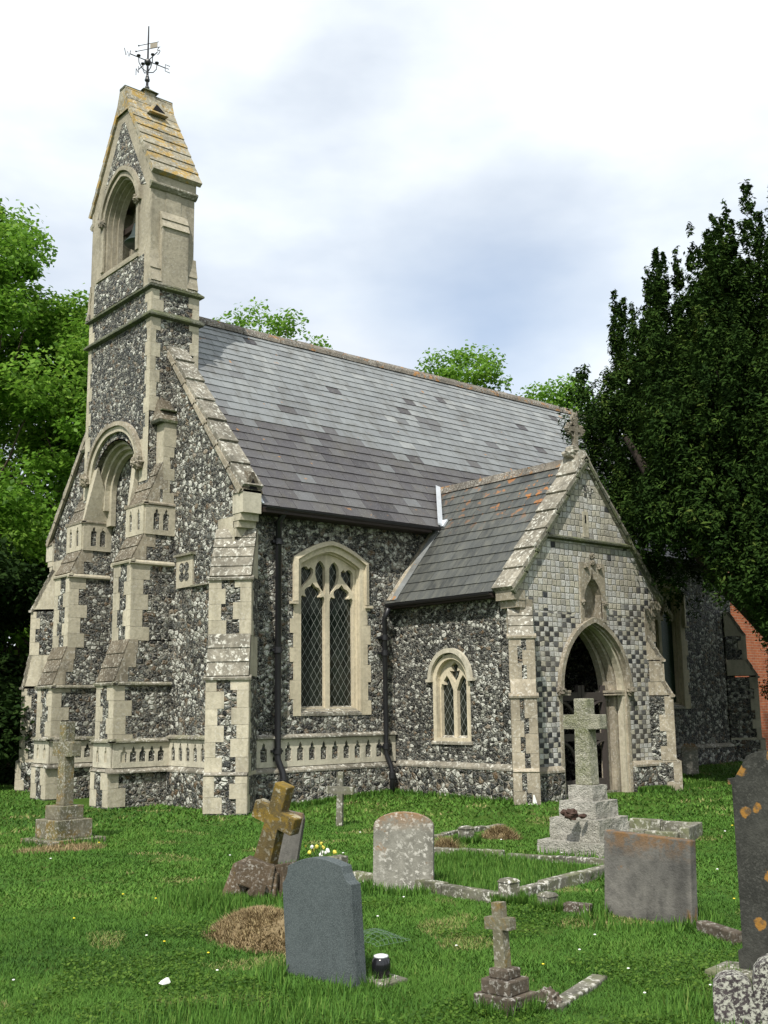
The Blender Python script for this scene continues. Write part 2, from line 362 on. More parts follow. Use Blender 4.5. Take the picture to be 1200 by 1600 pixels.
def mat_leaf(key, stops, transl=.35, rough=.5, spec=.2):
    t = NT(key, rough, spec); tn = t.tone()
    c = t.ramp(tn, stops)
    tr = t.node('ShaderNodeBsdfTranslucent'); t.L.new(c, tr.inputs['Color'])
    mx = t.node('ShaderNodeMixShader'); mx.inputs[0].default_value = transl
    t.out(c); t.L.new(t.b.outputs[0], mx.inputs[1]); t.L.new(tr.outputs[0], mx.inputs[2]); t.L.new(mx.outputs[0], t.N['Material Output'].inputs['Surface'])
mat_leaf('leaf_bright', [(0, (.055, .13, .012)), (.5, (.13, .275, .026)), (1, (.25, .40, .06))], .5)
mat_leaf('leaf_mid', [(0, (.03, .075, .010)), (.5, (.065, .14, .016)), (1, (.13, .22, .03))], .4)
mat_leaf('leaf_shade', [(0, (.008, .020, .004)), (.5, (.016, .036, .007)), (1, (.035, .065, .012))], .2, .8, .08)  # deep shade under the left trees is put into this leaf colour
mat_leaf('yew_needle', [(0, (.012, .026, .007)), (.5, (.029, .058, .012)), (.85, (.054, .092, .017)), (1, (.085, .11, .026))], .15, 1.0, .04)
mat_leaf('grass_blade', [(0, (.029, .078, .012)), (.35, (.062, .150, .020)), (.7, (.105, .215, .031)), (.88, (.17, .22, .055)), (1, (.33, .27, .13))], .22, .75)
mat_leaf('straw_blade', [(0, (.11, .075, .035)), (.5, (.25, .185, .095)), (1, (.40, .32, .17))], .2, .8)
mat_simple('bark', (.085, .065, .05), .9, .1, 0, .45, 9); mat_simple('yew_bark', (.042, .034, .028), .9, .1, 0, .5, 8)

def mat_ground():
    t = NT('lawn', .95, .1)
    n = t.noise(.8, 6, .6); n2 = t.noise(9, 5, .7)
    c = t.mix(t.ramp(n2, [(.35, 0), (.65, 1)]), (.032, .065, .010), (.065, .12, .017))
    c = t.mix(t.ramp(t.noise(2.3, 5, .65, dist=.3), [(.60, 0), (.70, .8)]), c, (.13, .10, .045))
    c = t.mix(t.ramp(n, [(.4, 0), (.7, .4)]), c, (.055, .11, .016))
    t.bump(n2, .03); t.out(c)
mat_ground()

# ------------------------------------------------------------------ arches
def arch_pts(cx, half, spring, rise, n=10):
    """left springing to right springing over a two-centred pointed arch"""
    R = (half * half + rise * rise) / (2 * half); pts = []
    a_end = math.atan2(rise, R - half)
    for i in range(n + 1):
        a = a_end * i / n
        pts.append((cx - half + R - R * math.cos(a), spring + R * math.sin(a)))
    pts[-1] = (cx, spring + rise)
    return pts + [(2 * cx - x, z) for x, z in pts[:-1][::-1]]
def arch_open(cx, half, z0, spring, rise, n=10):
    return [(cx - half, z0)] + arch_pts(cx, half, spring, rise, n) + [(cx + half, z0)]
def ring(mb, F, cx, h0, s0, r0, h1, s1, r1, z0, d0, d1, mat, n=10, tone=.5):
    """band between an inner arch (h1) and an outer arch (h0), legs down to z0"""
    o = arch_open(cx, h0, z0, s0, r0, n); i = arch_open(cx, h1, z0, s1, r1, n)
    for k in range(len(o) - 1):
        a, b, c, d = o[k], o[k + 1], i[k + 1], i[k]
        tt = tone + random.uniform(-.12, .12)
        mb.hexa([F(a[0], a[1], d1), F(b[0], b[1], d1), F(b[0], b[1], d0), F(a[0], a[1], d0), F(d[0], d[1], d1), F(c[0], c[1], d1), F(c[0], c[1], d0), F(d[0], d[1], d0)], mat, tt)
def lancet(cx, half, z0, z1):
    """little trefoil-headed lancet outline"""
    s = z1 - half * 2.2; k = half
    return [(cx - k, z0), (cx - k, s), (cx - k * .95, s + k * .5), (cx - k * .5, s + k * .8), (cx - k * .42, s + k * 1.5), (cx, z1), (cx + k * .42, s + k * 1.5), (cx + k * .5, s + k * .8), (cx + k * .95, s + k * .5), (cx + k, s), (cx + k, z0)]
def arcade(mb, F, a0, a1, z0, z1, cs, half, d=.03, mat='ashlar_pale'):
    mb.plate(F, [(a0, z0), (a1, z0), (a1, z1), (a0, z1)], [lancet(c, half, z0 + .09, z1 - .045) for c in cs], .001, d, mat, back=False)
    for c in cs: mb.poly([F(c - half, z0 + .05, .006), F(c + half, z0 + .05, .006), F(c + half, z1 - .03, .006), F(c - half, z1 - .03, .006)], 'flint_panel')
def quoins(mb, F, a_edge, sgn, z0, z1, long=.30, short=.17, h=.26, d=.006, mat='ashlar', start=0, jit=.05):
    z = z0; k = start
    while z < z1 - .05:
        hh = min(h * random.uniform(.85, 1.15), z1 - z)
        if z1 - z - hh < .1: hh = z1 - z
        L = (long if k % 2 == 0 else short) + random.uniform(-jit, jit) * .6
        a = sorted((a_edge, a_edge + sgn * L))
        mb.fbox(F, a[0], a[1], z + .002, z + hh - .002, -.02, d + random.uniform(0, .002), mat, random.uniform(.3, .75))
        z += hh; k += 1
def slope_courses(mb, F, a0, a1, p0, p1, n, mat, lip=.014, over=0.0):
    """stone courses down a weathering: p0 (d,z) bottom outer, p1 top inner"""
    (d0, z0), (d1, z1) = p0, p1; L = math.hypot(d1 - d0, z1 - z0); nx, nz = (z1 - z0) / L, -(d1 - d0) / L
    for i in range(n):
        t0, t1 = i / n, (i + 1) / n
        A = (d0 + (d1 - d0) * t0 + nx * (lip + .012), z0 + (z1 - z0) * t0 + nz * (lip + .012)); B = (d0 + (d1 - d0) * t1 + nx * .008, z0 + (z1 - z0) * t1 + nz * .008)
        C = (B[0] - nx * .08, B[1] - nz * .08); D = (A[0] - nx * .08, A[1] - nz * .08)
        mb.hexa([F(a0 - over, D[1], D[0]), F(a1 + over, D[1], D[0]), F(a1 + over, C[1], C[0]), F(a0 - over, C[1], C[0]),
                 F(a0 - over, A[1], A[0]), F(a1 + over, A[1], A[0]), F(a1 + over, B[1], B[0]), F(a0 - over, B[1], B[0])], mat, random.uniform(.25, .75))

# ------------------------------------------------------------------ the church
S, W, E, YC, N_ = 15.28, 9.74, 24.3, 18.88, 22.48
RZ, EZ, EY = 9.50, 4.95, 15.03           # ridge height, eaves height, eaves line
church = thing('church', (17, 18.9, 0), 'flint village church with pale stone dressings, slate roof, porch and gabled bellcote', 'church')
FS = frame((0, S, 0), (0, -1, 0))         # south wall: a = x
FW = frame((W, 0, 0), (-1, 0, 0))         # west wall: a = -y  (see wy)
def wy(y): return -y
assert abs(FS(1, 0, 0).x - 1) < 1e-6 and abs(FW(1, 0, 0).y + 1) < 1e-6

def win_outline(cx, half, z0, zs, za, n=6):
    L = [(cx - half, z0), (cx - half, zs)]
    for i in range(1, n + 1):
        t = i / n
        L.append((cx - half + half * t, zs + (za - zs) * (1 - (1 - t) ** 1.55)))
    return L + [(2 * cx - x, z) for x, z in L[:-1][::-1]]
WX = [11.745, 21.485]
mb = MB()
holes = [win_outline(c, .74, 1.52, 4.10, 4.37) for c in WX]
mb.plate(FS, [(W + .004, 0), (E, 0), (E, 5.0), (W + .004, 5.0)], holes, -.5, 0, 'flint')
# west gable wall, north wall, east gable
gz = lambda y, top: None
GA = 9.66
mb.plate(FW, [(wy(N_ - .004), 0), (wy(S + .004), 0), (wy(S + .004), 5.39), (wy(YC), GA), (wy(N_ - .004), 5.39)], [], -.45, 0, 'flint')
mb.box(W + .3, E - .01, N_ - .5, N_, 0, 4.95, 'flint')
FE = frame((E, 0, 0), (1, 0, 0))
mb.plate(FE, [(S + .004, 0), (N_ - .004, 0), (N_ - .004, 4.95), (YC, 9.3), (S + .004, 4.95)], [], -.44, .004, 'flint')
mb.build('nave_wall', church)
# plinth with its sloping top course
PLP = [(0, .555), (.085, .545), (.085, .575), (.03, .625), (0, .64)]
for F, a0, a1 in ((FS, 10.1, 13.12), (FS, 16.9, E - .2), (FW, wy(17.26), wy(15.7)), (FW, wy(22.2), wy(20.5))):
    mb = MB(); mb.fbox(F, a0, a1, -.3, .555, -.02, .075, 'flint_plinth'); mb.prism(F, PLP, a0, a1, ['lichen_stone'] * 5, 'lichen_stone'); mb.build('plinth', church)
# arcaded bands of small flint lancets and the string above
mb = MB()
n = 12; a0, a1 = 10.16, 13.17
arcade(mb, FS, a0, a1, .64, 1.085, [a0 + .16 + i * (a1 - a0 - .30) / (n - 1) for i in range(n)], .066)
mb.prism(FS, [(0, 1.085), (.085, 1.10), (.085, 1.125), (.01, 1.165), (0, 1.165)], a0, a1, ['lichen_stone'] * 5, 'lichen_stone')
for y0, y1 in ((15.72, 17.30), (20.45, 22.05)):
    mb.build('arcade_band', church); mb = MB()
    n = 6; arcade(mb, FW, wy(y1), wy(y0), .64, 1.085, [wy(y1) + .18 + i * (y1 - y0 - .36) / (n - 1) for i in range(n)], .062)
    mb.prism(FW, [(0, 1.085), (.085, 1.10), (.085, 1.125), (.01, 1.165), (0, 1.165)], wy(y1), wy(y0), ['string_stone'] * 5, 'string_stone')
mb.build('arcade_band', church)

# big two-light windows
def big_window(cx):
    mb = MB()
    outer = win_outline(cx, .785, 1.46, 4.12, 4.43); op = win_outline(cx, .655, 1.50, 4.06, 4.31); op2 = win_outline(cx, .60, 1.60, 4.02, 4.24)
    mb.plate(FS, outer, [op], -.06, .006, 'window_stone')
    # stepped moulded reveal
    o1 = win_outline(cx, .70, 1.47, 4.08, 4.35)
    mb.plate(FS, o1, [win_outline(cx, .632, 1.55, 4.045, 4.28)], -.11, -.06, 'window_stone'); mb.plate(FS, o1, [op2], -.22, -.11, 'window_stone')
    # sloping sill
    mb.prism(FS, [(-.26, 1.46), (.012, 1.46), (.012, 1.50), (-.20, 1.63)], cx - .66, cx + .66, ['lichen_stone'] * 4, 'lichen_stone', .7)
    # jamb quoins
    for sg in (-1, 1):
        z = 1.46; k = 0 if sg < 0 else 1
        while z < 3.35:
            h = random.uniform(.24, .36); h = min(h, 3.38 - z)
            e = (.10 if k % 2 else .03); a = sorted((cx + sg * .70, cx + sg * (.785 + e)))
            mb.fbox(FS, a[0], a[1], z + .002, z + h - .002, -.02, .009, 'window_stone', random.uniform(.4, .65)); z += h; k += 1
    fr = mb.build('window', church)
    # hood mould with dropped ends
    mb = MB(); o = win_outline(cx, .83, 3.40, 4.16, 4.50); i = win_outline(cx, .755, 3.40, 4.12, 4.42)
    for k in range(len(o) - 1):
        a, b, c, d = o[k], o[k + 1], i[k + 1], i[k]
        mb.hexa([FS(a[0], a[1], .05), FS(b[0], b[1], .05), FS(b[0], b[1], -.01), FS(a[0], a[1], -.01), FS(d[0], d[1], .075), FS(c[0], c[1], .075), FS(c[0], c[1], -.01), FS(d[0], d[1], -.01)], 'window_stone', .45)
    for sg in (-1, 1):
        a = sorted((cx + sg * .755, cx + sg * .90)); mb.fbox(FS, a[0], a[1], 3.345, 3.40, -.01, .075, 'window_stone', .4, .015)
    mb.build('hood_mould', fr)
    # tracery
    light = [(-.585, 1.5), (-.585, 3.42), (-.575, 3.49), (-.545, 3.525), (-.475, 3.50), (-.465, 3.515), (-.495, 3.565), (-.49, 3.62), (-.44, 3.665), (-.375, 3.69), (-.325, 3.755)]
    light = light + [(-.635 - x, z) for x, z in light[:-1][::-1]]
    inn = [(-.045, 3.56), (-.045, 4.03), (-.10, 4.115), (-.165, 4.155), (-.225, 4.10), (-.262, 4.02), (-.262, 3.90), (-.22, 3.76), (-.14, 3.65)]
    outr = [(-.585, 3.63), (-.50, 3.71), (-.38, 3.82), (-.305, 3.92), (-.315, 3.985), (-.36, 4.03), (-.41, 3.985), (-.45, 4.03), (-.52, 4.03), (-.585, 3.97)]
    hs = []
    for poly in (light, inn, outr):
        hs.append([(cx + x, z) for x, z in poly]); hs.append([(cx - x, z) for x, z in poly[::-1]])
    out = win_outline(cx, .64, 1.45, 4.05, 4.29)
    m2 = MB(); m2.plate(FS, out, hs, -.155, -.112, 'window_stone')
    # narrower inner order of the mullion and bars, behind
    def grow(p, k):
        c = (sum(q[0] for q in p) / len(p), sum(q[1] for q in p) / len(p)); r = []
        for q in p: r.append((q[0] + (c[0] - q[0]) * k, q[1] + (c[1] - q[1]) * k * .4))
        return r
    m2.plate(FS, out, [grow(h, .035) for h in hs], -.185, -.1555, 'window_stone', tone=.4)
    m2.build('tracery', fr)
    m3 = MB(); m3.poly([FS(cx - .64, 1.5, -.19), FS(cx + .64, 1.5, -.19), FS(cx + .64, 4.25, -.19), FS(cx - .64, 4.25, -.19)], 'leaded_glass' if cx < 15 else 'green_glass'); m3.build('glass', fr)
    return fr
for c in WX: big_window(c)

# ---- buttresses
LEDGE = lambda d, z, dp=.05: [(d - .04, z - .05), (d + dp - .01, z - .045), (d + dp, z - .01), (d - .04, z + .035)]
def diag_buttress(name, O, n, w, stages, ledges, slopes, qm='ashlar', flint='flint', sidequoin=True, back=-.25, zb=-.25):
    """stages [(d, z0, z1)], slopes [(d0,z0,d1,z1,courses,material)]"""
    F = frame(O, n); mb = MB(); h = w / 2
    for d, z0, z1 in stages: mb.fbox(F, -h, h, z0, z1, back, d, flint)
    for d0, z0, d1, z1, k, m in slopes:
        mb.prism(F, [(back, z0), (d0, z0), (d1, z1), (back, z1)], -h, h, [flint, 'ashlar', flint, flint], qm)
        slope_courses(mb, F, -h, h, (d0, z0), (d1, z1), k, m)
    for i, (d, z0, z1) in enumerate(stages):
        for sg in (-1, 1):
            Fd = lambda a, z, q=0, d=d: F(a, z, d + q)
            quoins(mb, Fd, sg * h, -sg, z0 if z0 > 0 else 0.0, z1, w * .41, w * .27, .25, mat=qm, start=(0 if sg < 0 else 1), jit=.03)
            if sidequoin:
                nn = Vector(n).normalized(); u = (F(1, 0) - F(0, 0))
                Fs = frame(F(sg * h, 0, 0), u * sg)
                # on the side faces a runs along -+n
                dirn = (Fs(1, 0) - Fs(0, 0)).dot(nn)
                quoins(mb, Fs, d * dirn, -dirn, z0 if z0 > 0 else 0.0, z1, .20, .11, .25, mat=qm, start=(1 if sg < 0 else 0), jit=.02)
    for d, z, m in ledges: mb.prism(F, LEDGE(d, z), -h - .045, h + .045, [m] * 4, m)
    return mb.build(name, church)
D2 = 2 ** -.5
SWST = [(.49, -.3, .56), (.425, .62, 2.06), (.30, 2.75, 3.66)]
SWLE = [(.425, 2.09, 'lichen_stone'), (.30, 3.69, 'lichen_stone')]
SWSL = [(.49, .56, .425, .62, 1, 'lichen_stone'), (.425, 2.11, .30, 2.78, 3, 'lichen_stone'), (.30, 3.71, -.12, 4.55, 5, 'lichen_stone')]
diag_buttress('buttress', (W, S, 0), (-1, -1, 0), .686, SWST, SWLE, SWSL)
diag_buttress('buttress', (W, N_, 0), (-1, 1, 0), .686, SWST, SWLE, SWSL)
diag_buttress('buttress', (E, S, 0), (1, -1, 0), .60, [(.55, -.3, .70), (.47, .75, 2.2), (.25, 2.62, 3.2)], [(.47, 2.22, 'lichen_stone')], [(.55, .70, .47, .75, 1, 'lichen_stone'), (.47, 2.24, .25, 2.64, 2, 'lichen_stone'), (.25, 3.2, -.12, 3.8, 3, 'lichen_stone')], 'ashlar_pale')

# west buttresses flanking the tower arch
def west_buttress(yc, mirror):
    w = .66; h = w / 2; O = (W, yc, 0); F = frame(O, (-1, 0, 0)); mb = MB()
    out = 1 if not mirror else -1          # side (in a) that faces outward: +a is south
    stages = [(1.14, -.3, .56), (1.08, .62, 2.06), (.82, 2.78, 4.15), (.59, 4.66, 5.20)]
    for d, z0, z1 in stages: mb.fbox(F, -h, h, z0, z1, -.1, d, 'flint')
    for d0, z0, d1, z1, k, m in [(1.14, .56, 1.08, .62, 1, 'lichen_stone'), (1.08, 2.08, .82, 2.80, 3, 'mossy_stone'), (.82, 4.20, .59, 4.67, 2, 'mossy_stone'), (.57, 5.24, .26, 6.0, 3, 'mossy_stone')]:
        mb.prism(F, [(-.1, z0), (d0, z0), (d1, z1), (-.1, z1)], -h, h, ['flint', 'ashlar', 'flint', 'flint'], 'flint')
        slope_courses(mb, F, -h, h, (d0, z0), (d1, z1), k, m)
    # stepped tumbled stones beside the weatherings
    for sg in (-1, 1):
        u = F(1, 0) - F(0, 0); Fs = frame(F(sg * h, 0, 0), u * sg); dr = (Fs(1, 0) - Fs(0, 0)).dot(V(-1, 0, 0))
        for i, (d, z0, z1) in enumerate(stages[:3]):
            quoins(mb, Fs, d * dr, -dr, max(z0, 0), z1, .34, .21, .27, start=i, jit=.05)
        for (da, za, db, zb, k) in ((1.08, 2.08, .82, 2.8, 3), (.82, 4.2, .59, 4.67, 2), (.57, 5.24, .26, 6.0, 3)):
            for j in range(k):
                t0 = j / k; t1 = (j + 1) / k; dd = da + (db - da) * t1; L = .16 + .06 * (j % 2)
                z_0, z_1 = za + (zb - za) * t0, za + (zb - za) * t1; d_0 = da + (db - da) * t0
                mb.mesh([Fs(dr * d_0, z_0, .007), Fs(dr * (dd - L), z_0, .007), Fs(dr * (dd - L), z_1, .007), Fs(dr * dd, z_1, .007)], [(0, 1, 2, 3)], 'ashlar_old', random.uniform(.4, .7))
        # plain ashlar panel stage with two lancets, arcade band with four
        s0, s1 = sorted((dr * .59, dr * -.02)); arcade(mb, Fs, s0, s1, 4.66, 5.18, [s0 + .20, s1 - .22] if dr > 0 else [s0 + .22, s1 - .20], .062, mat='ashlar')
        s0, s1 = sorted((dr * 1.08, 0)); n = 5
        arcade(mb, Fs, s0, s1, .64, 1.04, [s0 + .20 + i * (s1 - s0 - .38) / (n - 1) for i in range(n)], .062)
        mb.prism(Fs, [(0, 1.04), (.08, 1.055), (.08, 1.08), (.01, 1.12), (0, 1.12)], s0 - .08, s1 + .08, ['string_stone'] * 5, 'string_stone')
        mb.prism(Fs, [(0, 2.0), (.05, 2.02), (.05, 2.045), (.01, 2.075), (0, 2.075)], s0 - .05, s1 + .05, ['string_stone'] * 5, 'string_stone')
        s0, s1 = sorted((dr * .82, 0)); mb.prism(Fs, [(0, 4.1), (.05, 4.12), (.05, 4.15), (.01, 4.19), (0, 4.19)], s0 - .05, s1 + .05, ['ashlar'] * 5, 'ashlar')
        s0, s1 = sorted((dr * .59, 0)); mb.prism(Fs, [(0, 5.18), (.05, 5.20), (.05, 5.225), (.01, 5.26), (0, 5.26)], s0 - .05, s1 + .05, ['ashlar_old'] * 5, 'ashlar_old')
        s0, s1 = sorted((dr * 1.14, 0)); mb.prism(Fs, [(0, .56), (.07, .55), (.07, .575), (.01, .635), (0, .635)], s0 - .06, s1, ['lichen_stone'] * 5, 'lichen_stone')
    for i, (d, z0, z1) in enumerate(stages[:3]):
        for sg in (-1, 1): quoins(mb, lambda a, z, q=0, d=d: F(a, z, d + q), sg * h, -sg, max(z0, 0), z1, .25, .17, .27, start=i + (sg > 0), jit=.03)
    arcade(mb, lambda a, z, q=0: F(a, z, .59 + q), -h, h, 4.66, 5.18, [-.15, .15], .05, mat='ashlar')
    arcade(mb, lambda a, z, q=0: F(a, z, 1.08 + q), -h, h, .64, 1.04, [-.15, .15], .055)
    for d, z, m in ((1.08, 2.06, 'string_stone'), (.82, 4.18, 'ashlar'), (.59, 5.23, 'ashlar_old')): mb.prism(F, LEDGE(d, z), -h - .05, h + .05, [m] * 4, m)
    mb.prism(F, [(1.06, 1.04), (1.16, 1.055), (1.16, 1.08), (1.09, 1.12), (1.06, 1.12)], -h - .08, h + .08, ['string_stone'] * 5, 'string_stone')
    # slim upper stage beside the tower, with a little gabled cap
    a0, a1 = sorted((out * h, out * (h - .27)))
    mb.fbox(F, a0, a1, 6.005, 6.74, -.02, .245, 'flint')
    u = F(1, 0) - F(0, 0); Fo = frame(F(out * h, 0, 0), u * out); dr = (Fo(1, 0) - Fo(0, 0)).dot(V(-1, 0, 0))
    quoins(mb, Fo, dr * .245, -dr, 5.2, 6.3, .22, .13, .24, jit=.02); s0, s1 = sorted((dr * .245, dr * 0.0)); mb.fbox(Fo, s0, s1, 6.3, 6.74, -.02, .01, 'ashlar')
    mb.fbox(F, a0 + .004, a1 - .004, 5.6, 6.735, .2, .252, 'ashlar')
    c0, c1 = a0 - .05, a1 + .05; am = out * (h - .27)
    mb.hexa([F(c0, 6.74, .36), F(c1, 6.74, .36), F(c1, 6.74, -.03), F(c0, 6.74, -.03), F(c0, 6.79, .38), F(c1, 6.79, .38), F(c1, 6.79, -.03), F(c0, 6.79, -.03)], 'dark_string')
    mb.hexa([F(c0, 6.79, .36), F(c1, 6.79, .36), F(c1, 6.79, -.03), F(c0, 6.79, -.03)] + [F(am - out * .0 + k * .06, 7.22, dd) for k, dd in ((-1, .26), (1, .26), (1, .02), (-1, .02))], 'mossy_stone')
    mb.fbox(F, min(a0, a1) - .02, max(a0, a1) + .02, 6.97, 6.99, .0, .31, 'dark_string')
    return mb.build('buttress', church)
west_buttress(17.63, False); west_buttress(20.13, True)

# roundel panels and short strings on the west wall
mb = MB()
for ya, yb, sg in ((16.58, 17.14, 1), (20.62, 21.18, -1)):
    mb = MB()
    a0, a1 = wy(yb), wy(ya); c = (a0 + a1) / 2
    mb.fbox(FW, a0, a1, 3.70, 4.25, -.02, .03, 'ashlar')
    for q in range(4):
        an = q * math.pi / 2 + math.pi / 4; pc = (c + .115 * math.cos(an), 3.975 + .115 * math.sin(an))
        mb.poly([FW(pc[0] + .085 * math.cos(2 * math.pi * k / 12), pc[1] + .085 * math.sin(2 * math.pi * k / 12), .036) for k in range(12)], 'flint_panel')
    mb.fbox(FW, a0 - .02, a1 + .05, 4.25, 4.31, -.02, .09, 'string_stone', .5, .02)
    mb.build('roundel_panel', church)
for y0, y1 in ((15.75, 16.58), (21.18, 22.0)):
    mb = MB(); mb.fbox(FW, wy(y1), wy(y0), 3.68, 3.73, -.02, .07, 'string_stone', .5, .02); mb.build('string_course', church)

# gable coping (raised parapet) and kneelers
def coping(F_y, x0, x1, y0, z0, y1, z1, n, mat, th=.10, name=None, mb=None):
    """sloping coping stones from (y0,z0) up to (y1,z1), spanning x0..x1"""
    L = math.hypot(y1 - y0, z1 - z0); ty, tz = (y1 - y0) / L, (z1 - z0) / L; ny, nz = (-tz, ty) if y1 > y0 else (tz, -ty)
    if nz < 0: ny, nz = -ny, -nz
    for i in range(n):
        s0, s1 = L * i / n, L * (i + 1) / n + .03
        lift = .03 + .015 * random.random()
        p = lambda s, k: (y0 + ty * s + ny * k, z0 + tz * s + nz * k)
        A, B = p(s0, -th), p(s1, -th); C, D = p(s1, .0), p(s0, lift)
        mb.hexa([F_y(x0, *A), F_y(x1, *A), F_y(x1, *B), F_y(x0, *B), F_y(x0, *D), F_y(x1, *D), F_y(x1, *C), F_y(x0, *C)], mat, random.uniform(.35, .75))
mb = MB(); G = lambda x, y, z: V(x, y, z)
for sg in (-1, 1):
    mb = MB(); ys = YC + sg * (YC - 14.98); yt = YC + sg * 1.2
    zt = 5.22 + (9.84 - 5.22) * (abs(ys - YC) - 1.2) / abs(ys - YC)
    coping(G, W - .05, W + .34, ys, 5.22, yt, zt, 7, 'lichen_stone', .13, mb=mb)
    coping(G, W - .075, W - .02, ys + sg * -.05, 5.14, yt, zt - .09, 7, 'ashlar_old', .07, mb=mb)
    # kneeler: stepped corbel at the corner
    for k, (z0, z1, o) in enumerate(((4.40, 4.55, .06), (4.55, 4.66, .14), (4.66, 4.78, .22), (4.78, 5.16, .30))):
        y = S if sg < 0 else N_
        mb.box(W - .01 - .01 * k, W + .32, *sorted((y - sg * .02, y + sg * o)), z0, z1, 'ashlar_pale' if k == 3 else 'ashlar')
    mb.box(W - .02, W + .1, *sorted((S + .0, S + .5)) if sg < 0 else sorted((N_, N_ - .5)), 4.3, 4.75, 'ashlar')
    # gablet on the kneeler
    y = ys
    mb.hexa([V(W - .06, y, 5.12), V(W + .36, y, 5.12), V(W + .36, y - sg * .3, 5.12), V(W - .06, y - sg * .3, 5.12), V(W + .13, y, 5.47), V(W + .17, y, 5.47), V(W + .17, y - sg * .3, 5.55), V(W + .13, y - sg * .3, 5.55)], 'mossy_stone')
    mb.mesh([V(W + .06, y + sg * .006, 5.17), V(W + .24, y + sg * .006, 5.17), V(W + .15, y + sg * .006, 5.36)], [(0, 1, 2)], 'dark_inside')
    mb.build('gable_coping', church)

# ---- slate roof
def slates(mb, P, a0, a1, L, mat, tonefn, g0=.27, g1=.20, w0=.40, w1=.30, th=.009, clip=None):
    """P(a, s, h): point at a along the eaves, s up the slope, h above it"""
    s = 0; k = 0
    while s < L - .02:
        t = s / L; g = g0 + (g1 - g0) * t; w = w0 + (w1 - w0) * t; g_ = min(g, L - s)
        a = a0 - (w / 2 if k % 2 else 0) - random.uniform(0, .04)
        while a < a1:
            ww = w * random.uniform(.82, 1.16); b0, b1 = max(a, a0), min(a + ww, a1)
            if b1 - b0 > .03 and (clip is None or clip((b0 + b1) / 2, s)):
                dz = random.uniform(0, .004); sk = random.uniform(-.006, .006)
                h0 = .018 + dz; h1 = .006
                A = [P(b0 + .003, s + sk - .012, 0), P(b1 - .003, s - sk - .012, 0), P(b1 - .003, s + g_ + .03, -.01), P(b0 + .003, s + g_ + .03, -.01)]
                B = [P(b0 + .003, s + sk - .012, h0), P(b1 - .003, s - sk - .012, h0), P(b1 - .003, s + g_ + .03, h1 - .004), P(b0 + .003, s + g_ + .03, h1 - .004)]
                mb.hexa(A + B, mat, tonefn((b0 + b1) / 2, s / L))
            a += ww
        s += g; k += 1
RL = math.hypot(YC - EY, RZ - EZ); sy, sz = (YC - EY) / RL, (RZ - EZ) / RL
def PS(a, s, h): return V(a, EY + sy * s - sz * h, EZ + sz * s + sy * h)
def roof_tone(a, t):
    n = noise.noise((a * .55, t * 3.1, 0)); n2 = noise.noise((a * 1.3, t * 9, 7))
    split = t + n * .10 - .36 + .012 * (a - 14) + n2 * .05
    base = .32 if split < 0 else .66 + .12 * min(1, split * 2)
    v = base + random.gauss(0, .06)
    if n2 > .30 and random.random() < .35 and split < .35: v = base - random.uniform(.12, .3)
    if random.random() < .02: v = random.uniform(.1, .3)
    if random.random() < .03: v += .12
    return min(1, max(0, v))
mb = MB(); slates(mb, PS, W + .36, E + .1, RL, 'slate', roof_tone)
mb.hexa([PS(W + .34, 0, -.09), PS(E + .1, 0, -.09), PS(E + .1, RL, -.09), PS(W + .34, RL, -.09), PS(W + .34, 0, 0), PS(E + .1, 0, 0), PS(E + .1, RL, 0), PS(W + .34, RL, 0)], 'slate', .1)
mb.hexa([V(W + .34, N_ + .25, EZ - .08), V(E + .1, N_ + .25, EZ - .08), V(E + .1, YC, RZ - .1), V(W + .34, YC, RZ - .1), V(W + .34, N_ + .25, EZ), V(E + .1, N_ + .25, EZ), V(E + .1, YC, RZ), V(W + .34, YC, RZ)], 'slate', .5)
roof = mb.build('roof', church)
mb = MB(); x = 10.3
while x < E + .1:
    l = random.uniform(.42, .48); x1 = min(x + l, E + .12); j = random.uniform(-.008, .008)
    prof = [(-.15, RZ - .12 + j), (-.13, RZ - .03 + j), (-.05, RZ + .065 + j), (.05, RZ + .065 + j), (.13, RZ - .03 + j), (.15, RZ - .12 + j)]
    for (p, q) in zip(prof[:-1], prof[1:]): mb.poly([V(x, YC + p[0], p[1]), V(x1 - .012, YC + p[0], p[1]), V(x1 - .012, YC + q[0], q[1]), V(x, YC + q[0], q[1])], 'ridge_tile', random.uniform(.3, .8))
    mb.poly([V(x, YC + p[0], p[1]) for p in prof], 'ridge_tile', .3); x = x1
mb.build('ridge_tile', roof)
# lead flashing where slates meet the parapet and tower
mb = MB(); mb.hexa([PS(W + .33, 0, .02), PS(W + .40, 0, .02), PS(W + .40, RL * .92, .02), PS(W + .33, RL * .92, .02), PS(W + .33, 0, .05), PS(W + .40, 0, .035), PS(W + .40, RL * .92, .035), PS(W + .33, RL * .92, .06)], 'lead'); mb.build('flashing', roof)
